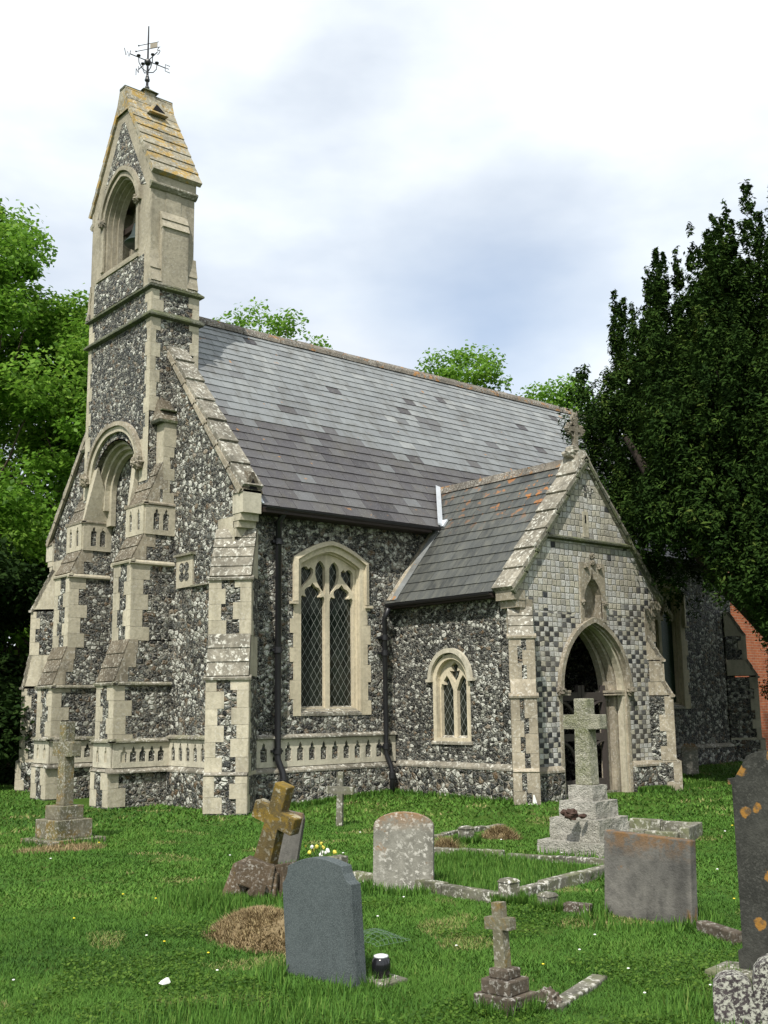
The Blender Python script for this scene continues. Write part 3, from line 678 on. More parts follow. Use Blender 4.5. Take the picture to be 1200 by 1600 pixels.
# timber soffit, gutter and downpipes
mb = MB(); mb.box(W + .36, 13.9, 14.96, S + .02, EZ - .13, EZ - .05, 'wood_dark'); mb.box(16.2, E, 14.96, S + .02, EZ - .13, EZ - .05, 'wood_dark')
mb.build('soffit', roof)
mb = MB()
for x0, x1 in ((W + .38, 14.1), (16.0, E)):
    pr = [(.055 * math.cos(a), .055 * math.sin(a)) for a in [math.pi + math.pi * k / 8 for k in range(9)]]
    for (p, q) in zip(pr[:-1], pr[1:]): mb.poly([V(x0, 14.965 + p[0], EZ - .03 + p[1]), V(x1, 14.965 + p[0], EZ - .03 + p[1]), V(x1, 14.965 + q[0], EZ - .03 + q[1]), V(x0, 14.965 + q[0], EZ - .03 + q[1])], 'black_iron')
mb.build('gutter', roof)
def downpipe(x, top, y0, r=.055, kick=(.06, -.03)):
    mb = MB(); yw = S - .085
    pts = [V(x, 14.97, top + .02)] if top > 4.5 else [V(x, yw - .12, top + .02)]
    pts += [V(x, yw, top - .16), V(x, yw, .78), V(x + .02, yw - .02, .70), V(x + kick[0], yw - .06, .56), V(x + kick[0], yw - .085, .45), V(x + kick[0], yw - .085, y0)]
    mb.tube(pts, r, 'black_iron', 12); o = mb.build('downpipe', church, smooth=True)
    for z in (top - .5, 2.55, .90):
        if z < top - .3:
            m = MB(); m.lathe((x, yw, z), [(r + .004, -.05), (r + .018, -.045), (r + .018, .045), (r + .004, .05)], 'black_iron', 14); m.box(x - .11, x + .11, yw + .0, S + .0, z - .02, z + .02, 'black_iron'); m.build('pipe_collar', o)
    m = MB(); m.lathe((x + kick[0], yw - .085, .40), [(r + .004, -.06), (r + .016, -.05), (r + .016, .05), (r + .004, .06)], 'black_iron', 14)
    m.build('pipe_collar', o)
downpipe(10.56, 4.88, .05); downpipe(12.90, 3.33, .0, .045)
mb = MB(); mb.box(12.75, 13.1, 14.98, 15.15, -.02, .07, 'kerb_stone'); mb.build('gully_stone', church, bevel=.01)

# ---- tower and bellcote
TW, TE, TS, TN = 9.32, 10.33, 17.57, 20.19
tower = None
FT = frame((TW, 0, 0), (-1, 0, 0)); FTS = frame((0, TS, 0), (0, -1, 0)); FTN = frame((0, TN, 0), (0, 1, 0))
mb = MB()
ac = wy(18.87)
op = arch_open(ac, .925, 0.0, 5.75, .92, 12)
mb.plate(FT, [(wy(TN), 0)] + op + [(wy(TS), 0), (wy(TS), 9.41), (wy(TN), 9.41)], [], -.45, 0, 'flint')
mb.box(9.80, TE, TS + .002, TN - .002, 0, 9.41, 'flint')
mb.box(TW + .44, 9.82, TS + .005, 17.93, 0, 9.41, 'flint'); mb.box(TW + .44, 9.82, 19.82, TN - .005, 0, 9.41, 'flint'); mb.box(TW + .44, 9.82, TS + .3, TN - .3, 6.8, 9.41, 'flint')
for F, e0, e1 in ((FT, wy(TN), wy(TS)), (FTS, TW, TE), (FTN, -TE, -TW)):
    lo = {id(FT): 6.2, id(FTS): 7.0, id(FTN): 7.0}[id(F)]
    quoins(mb, F, e0, 1, lo, 8.80, .20, .12, .26, jit=.03); quoins(mb, F, e1, -1, lo, 8.80, .20, .12, .26, start=1, jit=.03)
    quoins(mb, F, e0, 1, 8.92, 9.36, .24, .15, .24, jit=.02); quoins(mb, F, e1, -1, 8.92, 9.36, .24, .15, .24, start=1, jit=.02)
# stones round the arch
mb.fbox(FT, wy(17.93) + .05, wy(TS) - .002, 5.7, 6.5, -.02, .009, 'ashlar'); mb.fbox(FT, wy(TN) + .002, wy(19.82) - .05, 5.7, 6.5, -.02, .009, 'ashlar')
tower = mb.build('bellcote', church)
mb = MB()
orders = [(.925, .92), (.86, .86), (.785, .78), (.70, .70), (.63, .63)]
for k in range(4):
    (h0, r0), (h1, r1) = orders[0], orders[k + 1]
    z0 = 5.55 - .18 * k
    ring(mb, FT, ac, .95, 5.75, .95, orders[k][0] - .0, 5.75, orders[k][1], (5.74, 5.74, 5.45, 5.15)[k], -.10 * (k + 1), -.10 * k - (.0 if k else -.0), 'ashlar', 12)
# splayed stone jamb below the arch on both sides
for yo, yi, ym in ((19.83, 19.775, 19.60), (17.91, 17.965, 18.14)):
    P3 = [(9.14, 5.20, yi), (9.79, 5.0, yi), (9.79, 5.08, yi), (9.60, 5.60, ym + (yi - ym) * .5), (9.345, 6.28, ym), (9.325, 6.28, ym)]; n_ = len(P3)
    mb.mesh([V(p[0], p[2], p[1]) for p in P3] + [V(p[0], yo, p[1]) for p in P3], [tuple(range(n_))[::-1], tuple(range(n_, 2 * n_))] + [(i, (i + 1) % n_, n_ + (i + 1) % n_, n_ + i) for i in range(n_)], 'ashlar', .45)
ring(mb, FT, ac, 1.12, 5.98, 1.03, 1.03, 5.98, .95, 5.98, -.01, .10, 'ashlar_old', 12)
ring(mb, FT, ac, 1.03, 5.98, .95, .92, 5.98, .84, 5.98, -.01, .055, 'ashlar', 12)
mb.build('arch_moulding', tower)
mb = MB()
for y in (17.79, 19.95): mb = MB(); mb.lump((TW - .10, y, 6.05), .12, 'carved', sq=(.9, .85, 1.1), amp=.5, fr=7, n=20, m=14); mb.build('carved_head', tower)
for y in (18.13, 19.62): mb = MB(); mb.lump((TW - .08, y, 11.33), .09, 'carved', sq=(.9, .9, 1.05), amp=.5, fr=7, n=20, m=14); mb.build('carved_head', tower)
mb = MB()
def band(z0, z1, o, mat, x0=TW, x1=TE, y0=TS, y1=TN, under=.03):
    """moulded string course all round"""
    A = [(x0, y0), (x1, y0), (x1, y1), (x0, y1)]
    ex = lambda o: [(x0 - o, y0 - o), (x1 + o, y0 - o), (x1 + o, y1 + o), (x0 - o, y1 + o)]
    L = [(ex(.0), z0), (ex(o), z0 + under), (ex(o), z0 + under + .03), (ex(-.01), z1)]
    for (p, za), (q, zb) in zip(L[:-1], L[1:]):
        for k in range(4):
            k2 = (k + 1) % 4; mb.poly([V(*p[k], za), V(*p[k2], za), V(*q[k2], zb), V(*q[k], zb)], mat)
band(8.80, 8.96, .085, 'dark_string'); mb.build('string_course', tower); mb = MB(); band(9.36, 9.50, .075, 'dark_string')
mb.build('string_course', tower)
# bell stage
BW, BE, BS, BN = 9.285, 10.21, 17.60, 20.12
BC = wy(18.87); BY = 18.87
FB = frame((BW, 0, 0), (-1, 0, 0)); FBE = frame((BE, 0, 0), (1, 0, 0)); FBS = frame((0, BS, 0), (0, -1, 0))
mb = MB()
def bell_front(F, c, sgn):
    e = [c - 1.26, c + 1.26]
    hole = arch_open(c, .70, 10.27, 11.22, .86, 12)
    mb.plate(F, [(e[0], 9.42), (e[1], 9.42), (e[1], 11.72), (c, 13.93), (e[0], 11.72)], [hole], -.30, 0, 'bell_stone')
    # flint panels: below the opening, and in the gable around the hood
    mb.fbox(F, c - 1.06, c + 1.02, 9.47, 10.12, -.02, .012, 'flint')
    ho = arch_pts(c, .83, 11.30, .92, 12)
    gab = [(c - 1.03, 11.55)] + [p for p in ho if p[1] > 11.55] + [(c + 1.03, 11.55), (c + .06, 13.25), (c - .06, 13.25)]
    mb.plate(F, gab, [], -.02, .012, 'flint', back=False)
    mb.prism(F, [(-.3, 10.14), (.03, 10.14), (.035, 10.19), (-.3, 10.33)], c - .98, c + .80, ['bell_stone'] * 4, 'bell_stone')
    for (o0, o1, d) in ((.72, .665, -.16), (.69, .635, -.26), (.66, .60, -.36)):
        ring(mb, F, c, o0, 11.22, .86 * o0 / .7, o1, 11.22, .86 * o1 / .7, 10.27, d, d + .11, 'bell_stone', 12, .5)
bell_front(FB, BC, 1); bell_front(FBE, BY, -1)
# side walls of the bell stage (north and south), leaving the bell chamber open between
mb.box(BW + .30, BE - .30, BS, BY - .72, 9.42, 11.70, 'bell_stone'); mb.box(BW + .30, BE - .30, BY + .72, BN, 9.42, 11.70, 'bell_stone'); mb.box(BW + .30, BE - .30, BY - .95, BY + .95, 11.9, 12.3, 'bell_stone'); mb.box(BW + .30, BE - .30, BY - .8, BY + .8, 9.42, 10.2, 'bell_stone')
mb.box(BW + .28, BE - .28, BY - .75, BY + .75, 12.1, 12.5, 'bell_stone')
for (F, x0, x1, sgn) in ((FBS, BW, BE, 1), (frame((0, BN, 0), (0, 1, 0)), -BE, -BW, -1)):
    m = (x0 + x1) / 2
    # frieze and moulding under the eaves
    mb.fbox(F, x0 - .01, x1 + .01, 11.46, 11.74, -.05, .03, 'bell_stone', .6)
    mb.prism(F, [(-.02, 11.36), (.03, 11.38), (.085, 11.44), (.085, 11.47), (.02, 11.52), (-.02, 11.52)], x0 - .05, x1 + .03, ['string_stone'] * 6, 'string_stone')
    # central offset with weathered head
    mb.fbox(F, m - .27, m + .29, 9.47, 10.60, -.02, .09, 'bell_stone', .55)
    mb.prism(F, [(-.02, 10.60), (.09, 10.60), (.0, 10.95), (-.02, 10.95)], m - .27, m + .29, ['bell_stone'] * 4, 'bell_stone')
    slope_courses(mb, F, m - .28, m + .30, (.095, 10.60), (.0, 10.95), 2, 'bell_stone', .02)
    # feet at the two corners
    for e0, e1 in (((x0 - .02, x0 + .19), (x1 - .17, x1 + .05)) if sgn > 0 else ((x0 - .05, x0 + .17), (x1 - .19, x1 + .02))):
        mb.prism(F, [(-.02, 9.40), (.075, 9.40), (.075, 9.5), (.0, 10.15), (-.02, 10.15)], e0, e1, ['bell_stone'] * 5, 'bell_stone', .5)
        slope_courses(mb, F, e0 - .004, e1 + .004, (.075, 9.5), (.0, 10.02), 2, 'bell_stone', .018)
    mb.prism(F, [(-.02, 9.42), (.10, 9.44), (.10, 9.47), (.05, 9.53), (-.02, 9.55)], x0 - .03, x1 + .05, ['string_stone'] * 5, 'string_stone')
# corner ashlar below the bell opening (already plain stone) with faint upright joints
mb.build('bell_stage', tower)
mb = MB()
ring(mb, FB, BC, .86, 11.30, .98, .76, 11.30, .90, 11.30, -.01, .075, 'bell_stone', 14)
ring(mb, FB, BC, .79, 11.24, .93, .69, 11.24, .85, 10.30, -.01, .03, 'bell_stone', 14, .6)
mb.build('hood_mould', tower)
# stone-slabbed saddleback roof of the bellcote
mb = MB(); RX0, RX1 = BW - .05, BE + .09
prof = [(1.38, 11.70), (.34, 13.46), (.20, 13.72), (.13, 13.96), (.10, 14.02)]
for sg in (-1, 1):
    for (p, q) in zip(prof[:-1], prof[1:]):
        k = 7 if p[0] > 1 else 1
        for j in range(k):
            t0, t1 = j / k, (j + 1) / k; a = (p[0] + (q[0] - p[0]) * t0, p[1] + (q[1] - p[1]) * t0); b = (p[0] + (q[0] - p[0]) * t1, p[1] + (q[1] - p[1]) * t1)
            lip = .026 if k > 1 else .012; L = math.hypot(b[0] - a[0], b[1] - a[1]); nx, nz = (b[1] - a[1]) / L, (a[0] - b[0]) / L
            xs = [RX0] + ([RX0 + (RX1 - RX0) * (.35 + .3 * random.random())] if k > 1 else []) + [RX1]
            for xa, xb in zip(xs[:-1], xs[1:]):
                A0 = V(xa + .001, BY + sg * (a[0] + nx * lip), a[1] + nz * lip); A1 = V(xb - .001, BY + sg * (a[0] + nx * lip), a[1] + nz * lip)
                B0 = V(xa + .001, BY + sg * (b[0] + nx * .005), b[1] + nz * .005); B1 = V(xb - .001, BY + sg * (b[0] + nx * .005), b[1] + nz * .005)
                dn = V(0, -sg * nx * .10, -nz * .10)
                mb.hexa([A0 + dn, A1 + dn, B1 + dn, B0 + dn, A0, A1, B1, B0], 'bell_roof', random.uniform(.3, .8))
mb.mesh([V(x, BY + s * d, z) for x in (RX0, RX1) for s, (d, z) in [(-1, q) for q in prof[1:]] + [(1, q) for q in prof[1:][::-1]]], [tuple(range(8)), tuple(range(8, 16)), (3, 4, 12, 11)], 'bell_roof')
mb.fbox(frame((0, BY, 0), (0, -1, 0)), RX0 - .01, RX1 + .01, 13.985, 14.03, -.115, .115, 'dark_string')
# gablet (sound hole) and finial block
xm = (RX0 + RX1) / 2 + .02
mb.hexa([V(xm - .2, BY - .52, 13.42), V(xm + .22, BY - .52, 13.42), V(xm + .22, BY - .1, 13.42), V(xm - .2, BY - .1, 13.42), V(xm, BY - .36, 13.75), V(xm + .02, BY - .36, 13.75), V(xm + .02, BY - .1, 13.75), V(xm, BY - .1, 13.75)], 'bell_roof')
mb.mesh([V(xm - .13, BY - .505, 13.47), V(xm + .15, BY - .505, 13.47), V(xm + .01, BY - .40, 13.68)], [(0, 1, 2)], 'dark_inside')
mb.hexa([V(xm - .17, BY - .20, 13.6), V(xm + .15, BY - .20, 13.6), V(xm + .15, BY + .20, 13.6), V(xm - .17, BY + .20, 13.6), V(xm - .13, BY - .13, 14.08), V(xm + .11, BY - .13, 14.08), V(xm + .11, BY + .13, 14.08), V(xm - .13, BY + .13, 14.08)], 'bell_roof')
mb.hexa([V(xm - .19, BY - .19, 14.07), V(xm + .17, BY - .19, 14.07), V(xm + .17, BY + .19, 14.07), V(xm - .19, BY + .19, 14.07), V(xm - .04, BY - .03, 14.20), V(xm + .02, BY - .03, 14.20), V(xm + .02, BY + .03, 14.20), V(xm - .04, BY + .03, 14.20)], 'dark_string')
mb.build('bellcote_roof', tower)
# the bell
bell = thing('bell', (9.72, 18.72, 10.75), 'small dark bronze bell hanging in the arched opening of the bellcote', 'bell')
mb = MB(); mb.lathe((9.66, 18.70, 10.70), [(.34, 0), (.335, .02), (.27, .09), (.21, .19), (.18, .32), (.16, .41), (.11, .46), (.03, .48)], 'bronze', 24); mb.build('bell_body', bell, smooth=True)
mb = MB(); mb.box(9.68, 9.76, 18.20, 19.54, 11.18, 11.30, 'wood_dark'); mb.box(9.69, 9.75, 18.60, 18.72, 11.13, 11.2, 'black_iron'); mb.build('headstock', bell)

# weathervane
vx, vy = xm - .01, BY
vane = thing('weathervane', (vx, vy, 14.19), 'black iron weathervane with compass letters on top of the bellcote', 'weathervane')
mb = MB(); mb.tube([(vx, vy, 14.15), (vx, vy, 14.3), (vx, vy, 14.8), (vx, vy, 15.62)], [.035, .028, .022, .014], 'black_iron', 8)
for z, r in ((14.22, .05), (14.40, .055), (14.46, .04), (14.80, .075)): mb.lump((vx, vy, z), r, 'black_iron', amp=.1, n=10, m=6)
mb.build('rod', vane)
mb = MB()
for dx, dy in ((1, 0), (-1, 0), (0, 1), (0, -1)):
    mb.tube([(vx, vy, 14.83), (vx + dx * .40, vy + dy * .40, 14.83)], .011, 'black_iron', 6)
    mb.tube([(vx + dx * .03, vy + dy * .03, 14.58), (vx + dx * .13, vy + dy * .13, 14.62), (vx + dx * .2, vy + dy * .2, 14.72), (vx + dx * .21, vy + dy * .21, 14.83)], .010, 'black_iron', 6)
    mb.lump((vx + dx * .21, vy + dy * .21, 14.87), .045, 'black_iron', sq=(1, 1, .6), amp=.1, n=10, m=6)
mb.build('compass_arm', vane)
def strokes(mb, O, u, pts_list, r):
    for pl in pts_list: mb.tube([Vector(O) + Vector(u) * a + Z * z for a, z in pl], r, 'black_iron', 5)
h = .15; w = .055
LET = {'N': [[(-w, 0), (-w, h)], [(-w, h), (w, 0)], [(w, 0), (w, h)]], 'E': [[(w, 0), (-w, 0), (-w, h), (w, h)], [(-w, h / 2), (w * .6, h / 2)]],
       'S': [[(-w, .02), (0, 0), (w, .03), (w * .8, h * .45), (-w * .8, h * .58), (-w, h - .03), (0, h), (w, h - .02)]], 'W': [[(-w * 1.3, h), (-w * .6, 0), (0, h * .7), (w * .6, 0), (w * 1.3, h)]]}
for ch, (dx, dy) in {'N': (0, 1), 'E': (1, 0), 'S': (0, -1), 'W': (-1, 0)}.items():
    mb = MB(); u = (dx, dy, 0) if dx > 0 or dy < 0 else (-dx, -dy, 0)
    strokes(mb, (vx + dx * .46, vy + dy * .46, 14.76), u, LET[ch], .008); mb.build('compass_letter', vane)
mb = MB(); u = V(.55, -.83, 0).normalized(); c = V(vx, vy, 0)
mb.tube([c - u * .22 + Z * 15.22, c + u * .24 + Z * 15.22], .008, 'black_iron', 6); mb.tube([c - u * .28 + Z * 15.10, c + u * .24 + Z * 15.10], .008, 'black_iron', 6)
for a in (-.22, -.28): mb.lump(c + u * a + Z * (15.22 if a == -.22 else 15.10), .018, 'black_iron', n=8, m=5)
nn = u.cross(Z) * .006
mb.hexa([c + u * .05 + Z * 15.10 + nn, c + u * .21 + Z * 15.10 + nn, c + u * .21 + Z * 15.10 - nn, c + u * .05 + Z * 15.10 - nn, c + u * .05 + Z * 15.22 + nn, c + u * .21 + Z * 15.22 + nn, c + u * .21 + Z * 15.22 - nn, c + u * .05 + Z * 15.22 - nn], 'gilt')
mb.build('vane', vane)

# ---- porch
PW, PE, PF, PX = 13.2, 16.80, 12.15, 15.0
PRZ, PEZ, PEX = 5.90, 3.45, 13.0
FP = frame((0, PF, 0), (0, -1, 0)); FPW = frame((PW, 0, 0), (-1, 0, 0))
pz = 3.62
porch = None
mb = MB()
dop = arch_open(PX, .86, -.2, 1.80, 1.16, 12)
gab = [(PW, -.2)] + dop + [(PE, -.2), (PE, 3.55), (PX, 5.78), (PW, 3.55)]
niche_h = [(14.81, 3.06), (14.81, 3.34), (14.83, 3.48), (14.90, 3.62), (15.01, 3.74), (15.06, 3.90), (15.11, 3.74), (15.22, 3.62), (15.29, 3.48), (15.31, 3.34), (15.31, 3.06)]
mb.plate(FP, gab, [niche_h], -.18, 0, 'chequer', 'ashlar_old')
mb.plate(FP, gab, [], -.45, -.181, 'flint_porch')
sw = arch_open(wy(13.8), .40, 1.05, 2.02, .40, 8)
mb.plate(FPW, [(wy(S), -.3), (wy(PF + .44), -.3), (wy(PF + .44), 3.6), (wy(S), 3.6)], [sw], -.4, 0, 'flint_porch')
mb.box(PE - .4, PE, PF + .44, S, -.3, 3.6, 'flint_porch')
mb.box(PW + .1, PE - .1, PF + .2, S, -.3, .12, 'kerb_stone')
porch = mb.build('porch', church)
# porch plinth
mb = MB()
LP = lambda F, a0, a1, z: (mb.fbox(F, a0, a1, -.3, z - .03, -.02, .075, 'flint_plinth'), mb.prism(F, [(0, z - .03), (.085, z - .04), (.085, z - .01), (.03, z + .05), (0, z + .06)], a0, a1, ['lichen_stone'] * 5, 'lichen_stone'))
LP(FPW, wy(S - .08), wy(PF + .2), .60)
mb.build('porch_plinth', porch)
for a0, a1 in ((PW + .2, PX - .94), (PX + .94, PE - .2)):
    mb = MB(); mb.fbox(FP, a0, a1, -.3, .52, -.02, .075, 'flint_plinth'); mb.prism(FP, [(0, .52), (.085, .51), (.085, .545), (.03, .60), (0, .61)], a0, a1, ['ashlar_old'] * 5, 'ashlar_old'); mb.build('porch_plinth', porch)
# arch: ashlar surround, stepped orders, hood, impost
mb = MB()
ring(mb, FP, PX, .93, 1.80, 1.24, .855, 1.80, 1.155, 0.0, -.03, .012, 'ashlar_old', 12)
for k, (h0, h1) in enumerate(((.86, .80), (.81, .74), (.75, .655))):
    ring(mb, FP, PX, h0 + .06, 1.80, 1.20, h1, 1.80, (1.148, 1.135, 1.12)[k], 0.0, -.15 * (k + 1) , -.15 * k - .03, 'ashlar_old' if k else 'ashlar', 12)
for sg in (-1, 1):
    for z0, z1, o in ((1.745, 1.775, .03), (1.79, 1.83, .045)):
        a = sorted((PX + sg * (.63 - o), PX + sg * .86)); mb.fbox(FP, a[0], a[1], z0, z1, -.46, -.02, 'ashlar_old', .6)
mb.build('porch_arch', porch)
mb = MB()
ring(mb, FP, PX, .95, 1.86, 1.21, .875, 1.86, 1.12, 1.86, -.01, .085, 'ashlar_old', 14)
for sg in (-1, 1): mb.lump((PX + sg * .92, PF - .05, 1.82), .075, 'carved', amp=.6, fr=5)
mb.build('hood_mould', porch)
# niche
mb = MB()
mb.plate(FP, [(14.72, 2.98), (15.40, 2.98), (15.40, 4.02), (14.72, 4.02)], [niche_h], -.02, .02, 'ashlar_old')
mb.fbox(FP, 14.78, 15.34, 3.045, 3.95, -.30, -.175, 'ashlar_old', .3); mb.fbox(FP, 14.80, 15.32, 3.0, 3.055, -.17, .05, 'ashlar_old', .7)
for x, z in ((15.06, 4.02), (14.88, 3.95), (15.24, 3.95), (14.77, 3.32), (15.35, 3.32), (15.06, 4.14)): mb.lump((x, PF - .03, z), .048, 'carved', amp=.7, fr=6)
mb.build('niche', porch)
# string under the gable and slit
mb = MB(); gs = 4.40; ghalf = (5.78 - gs) / (5.78 - 3.55) * 1.8
mb.prism(FP, [(-.02, gs - .05), (.075, gs - .02), (.08, gs + .01), (.0, gs + .05), (-.02, gs + .05)], PX - ghalf - .02, PX + ghalf + .02, ['dark_string'] * 5, 'dark_string')
mb.fbox(FP, 14.88, 15.03, 4.47, 4.92, -.02, .008, 'ashlar'); mb.fbox(FP, 14.935, 14.97, 4.72, 4.86, -.02, .012, 'dark_inside')
for x, z in ((14.92, 5.32), (15.05, 5.32), (14.985, 5.23), (15.115, 5.23), (15.18, 5.32)): mb.fbox(FP, x - .032, x + .032, z - .045, z + .045, -.02, .007, 'flint_panel')
mb.build('gable_string', porch)
# porch coping, kneelers, cross
for sg in (-1, 1):
    mb = MB()
    coping(lambda a, x, z: V(x, a, z), PF - .06, PF + .40, PX + sg * 2.02, 3.47, PX, 5.92, 7, 'lichen_stone', .10, mb=mb)
    coping(lambda a, x, z: V(x, a, z), PF - .085, PF - .02, PX + sg * 2.0, 3.39, PX, 5.84, 7, 'dark_string', .04, mb=mb)
    x = PW if sg < 0 else PE
    mb.box(*sorted((x + sg * .18, x - sg * .1)), PF - .04, PF + .36, 3.28, 3.44, 'ashlar_old'); mb.box(*sorted((x + sg * .10, x - sg * .1)), PF - .03, PF + .34, 3.16, 3.28, 'ashlar_old'); mb.box(*sorted((x + sg * .004, x - sg * .3)), PF - .012, PF + .3, 2.7, 3.3, 'ashlar_old')
    mb.build('porch_coping', porch)
mb = MB(); cx, cy = PX - .02, PF + .17
mb.hexa([V(cx - .22, cy - .24, 5.68), V(cx + .22, cy - .24, 5.68), V(cx + .22, cy + .24, 5.68), V(cx - .22, cy + .24, 5.68), V(cx - .1, cy - .14, 6.05), V(cx + .1, cy - .14, 6.05), V(cx + .1, cy + .14, 6.05), V(cx - .1, cy + .14, 6.05)], 'lichen_stone')
mb.lump((cx - .08, cy, 6.0), .17, 'lichen_stone', sq=(1.1, 1, .7), amp=.5, fr=4)
mb.box(cx - .042, cx + .042, cy - .042, cy + .042, 6.0, 6.52, 'carved'); mb.box(cx - .21, cx + .21, cy - .038, cy + .038, 6.40, 6.48, 'carved'); mb.box(cx - .042, cx + .042, cy - .041, cy + .041, 6.5, 6.68, 'carved')
for dx, dz in ((-.21, 6.44), (.21, 6.44), (0, 6.70), (-.16, 6.50), (-.16, 6.38), (.16, 6.50), (.16, 6.38), (-.05, 6.63), (.05, 6.63)): mb.lump((cx + dx, cy, dz), .052, 'carved', sq=(1, .8, 1), amp=.5, fr=5)
mb.tube([V(cx + .14 * math.cos(a), cy, 6.44 + .14 * math.sin(a)) for a in [2 * math.pi * k / 20 for k in range(21)]], .024, 'carved', 6)
mb.build('gable_cross', porch)
# porch buttresses
def pbutt(O, n, qm, D=(.40, .33, .24, 2.66, -.1, 3.18)):
    d1_, d2_, d3_, zt_, dt_, ze_ = D
    F = frame(O, n); mb = MB(); h = .20
    for d, z0, z1 in ((d1_, -.3, .56), (d2_, .6, 1.72), (d3_, 1.98, zt_)): mb.fbox(F, -h, h, z0, z1, -.25, d, 'flint_porch')
    for d0, z0, d1, z1, k, m in ((d1_, .56, d2_, .62, 1, 'ashlar_old'), (d2_, 1.74, d3_, 2.0, 1, 'ashlar_old'), (d3_, zt_ + .02, dt_, ze_, 3, 'lichen_stone')):
        mb.prism(F, [(-.3, z0), (d0, z0), (d1, z1), (-.3, z1)], -h, h, ['ashlar_old'] * 4, 'ashlar_old'); slope_courses(mb, F, -h, h, (d0, z0), (d1, z1), k, m)
    for d, z0, z1 in ((d1_, 0, .56), (d2_, .6, 1.72), (d3_, 1.98, zt_)):
        for sg in (-1, 1): quoins(mb, lambda a, z, q=0, d=d: F(a, z, d + q), sg * h, -sg, z0, z1, .19, .13, .27, mat=qm, start=sg > 0, jit=.01)
        for sg in (-1, 1):
            u = F(1, 0) - F(0, 0); Fs = frame(F(sg * h, 0, 0), u * sg); dr = (Fs(1, 0) - Fs(0, 0)).dot(Vector(n).normalized())
            quoins(mb, Fs, dr * d, -dr, z0, z1, .26, .15, .27, mat=qm, jit=.02)
    for d, z in ((d2_, 1.75), (d3_, zt_ + .03)): mb.prism(F, LEDGE(d, z, .04), -h - .035, h + .035, ['ashlar_old'] * 4, 'ashlar_old')
    return mb.build('porch_buttress', porch)
pbutt((PW, PF, 0), (-1, -1, 0), 'ashlar_old'); pbutt((PE, PF, 0), (1, -1, 0), 'ashlar_old', (.30, .22, .09, 2.35, -.16, 2.8))
# porch roof
PL = math.hypot(PX - PEX, PRZ - PEZ); px_, pz_ = (PX - PEX) / PL, (PRZ - PEZ) / PL
def PWst(a, s, h): return V(PEX + px_ * s - pz_ * h, a, PEZ + pz_ * s + px_ * h)
def PEst(a, s, h): return V(2 * PX - PEX - px_ * s + pz_ * h, a, PEZ + pz_ * s + px_ * h)
mb = MB()
pt = lambda a, t: min(1, max(0, .42 + .25 * noise.noise((a, t * 5, 4)) + random.gauss(0, .12)))
def clipv(a, s):
    z = PEZ + pz_ * s; ymax = (S - .0) if z < EZ else EY + (z - EZ) * sy / sz + .12
    return a < ymax
for P in (PWst, PEst):
    slates(mb, P, PF + .39, 16.1, PL, 'slate_porch', pt, .235, .235, .32, .32, clip=clipv)
    mb.hexa([P(PF + .38, 0, -.07), P(S, 0, -.07), P(S + .6, PL, -.07), P(PF + .38, PL, -.07), P(PF + .38, 0, 0), P(S, 0, 0), P(S + .6, PL, 0), P(PF + .38, PL, 0)], 'slate_porch', .2)
pr = mb.build('porch_roof', porch)
mb = MB(); y = PF + .40
while y < 15.9:
    y1 = min(y + .45, 15.92); prf = [(-.13, PRZ - .11), (-.04, PRZ + .05), (.04, PRZ + .05), (.13, PRZ - .11)]
    for p, q in zip(prf[:-1], prf[1:]): mb.poly([V(PX + p[0], y, p[1]), V(PX + p[0], y1 - .01, p[1]), V(PX + q[0], y1 - .01, q[1]), V(PX + q[0], y, q[1])], 'ridge_tile', random.uniform(.2, .6))
    y = y1
mb.build('porch_ridge_tile', porch)
# lead valley and flashing
mb = MB(); hx = PEX + px_ * ((EZ - PEZ) / pz_)
a, b = V(hx - .02, EY - .05, EZ + .02), V(PX - .05, EY + sy / sz * (PRZ - EZ) - .02, PRZ + .02)
def strip(a, b, w, mat, up=.03, dirs=V(-1, 0, .2)):
    d = dirs.normalized() * w; mb.hexa([a, b, b + d, a + d, a + Z * up, b + Z * up, b + d + Z * up, a + d + Z * up], mat)
strip(a, b, .13, 'lead', .035)
nv = Vector((-pz_, 0, px_))
c = PWst(S - .02, .05, .02); d = PWst(S - .02, (EZ - PEZ) / pz_ - .02, .02)
mb.hexa([c, c + V(0, -.11, 0), d + V(0, -.11, 0), d, c + nv * .02, c + V(0, -.11, 0) + nv * .012, d + V(0, -.11, 0) + nv * .012, d + nv * .02], 'ashlar_old')
mb.hexa([c + V(0, -.11, 0), c + V(0, -.26, 0), d + V(0, -.26, 0), d + V(0, -.11, 0), c + V(0, -.11, 0) + nv * .02, c + V(0, -.26, 0) + nv * .012, d + V(0, -.26, 0) + nv * .012, d + V(0, -.11, 0) + nv * .02], 'slate', .8)
e = d + V(0, -.02, .0); mb.hexa([e, e + V(0, -.30, 0), e + V(0, -.30, 0) + V(.12, 0, .14), e + V(.12, 0, .14)] + [q + nv * .035 for q in (e, e + V(0, -.30, 0), e + V(0, -.30, 0) + V(.12, 0, .14), e + V(.12, 0, .14))], 'lead')
mb.build('flashing', porch)
mb = MB()
mb.box(PEX + .0, PW + .02, PF + .42, S - .02, PEZ - .10, PEZ - .02, 'wood_dark')
pr_ = [(.05 * math.cos(a), .05 * math.sin(a)) for a in [math.pi + math.pi * k / 8 for k in range(9)]]
for (p, q) in zip(pr_[:-1], pr_[1:]): mb.poly([V(PEX - .03 + p[0], PF + .42, PEZ - .02 + p[1]), V(PEX - .03 + p[0], S - .05, PEZ - .02 + p[1]), V(PEX - .03 + q[0], S - .05, PEZ - .02 + q[1]), V(PEX - .03 + q[0], PF + .42, PEZ - .02 + q[1])], 'black_iron')
mb.build('porch_gutter', porch)
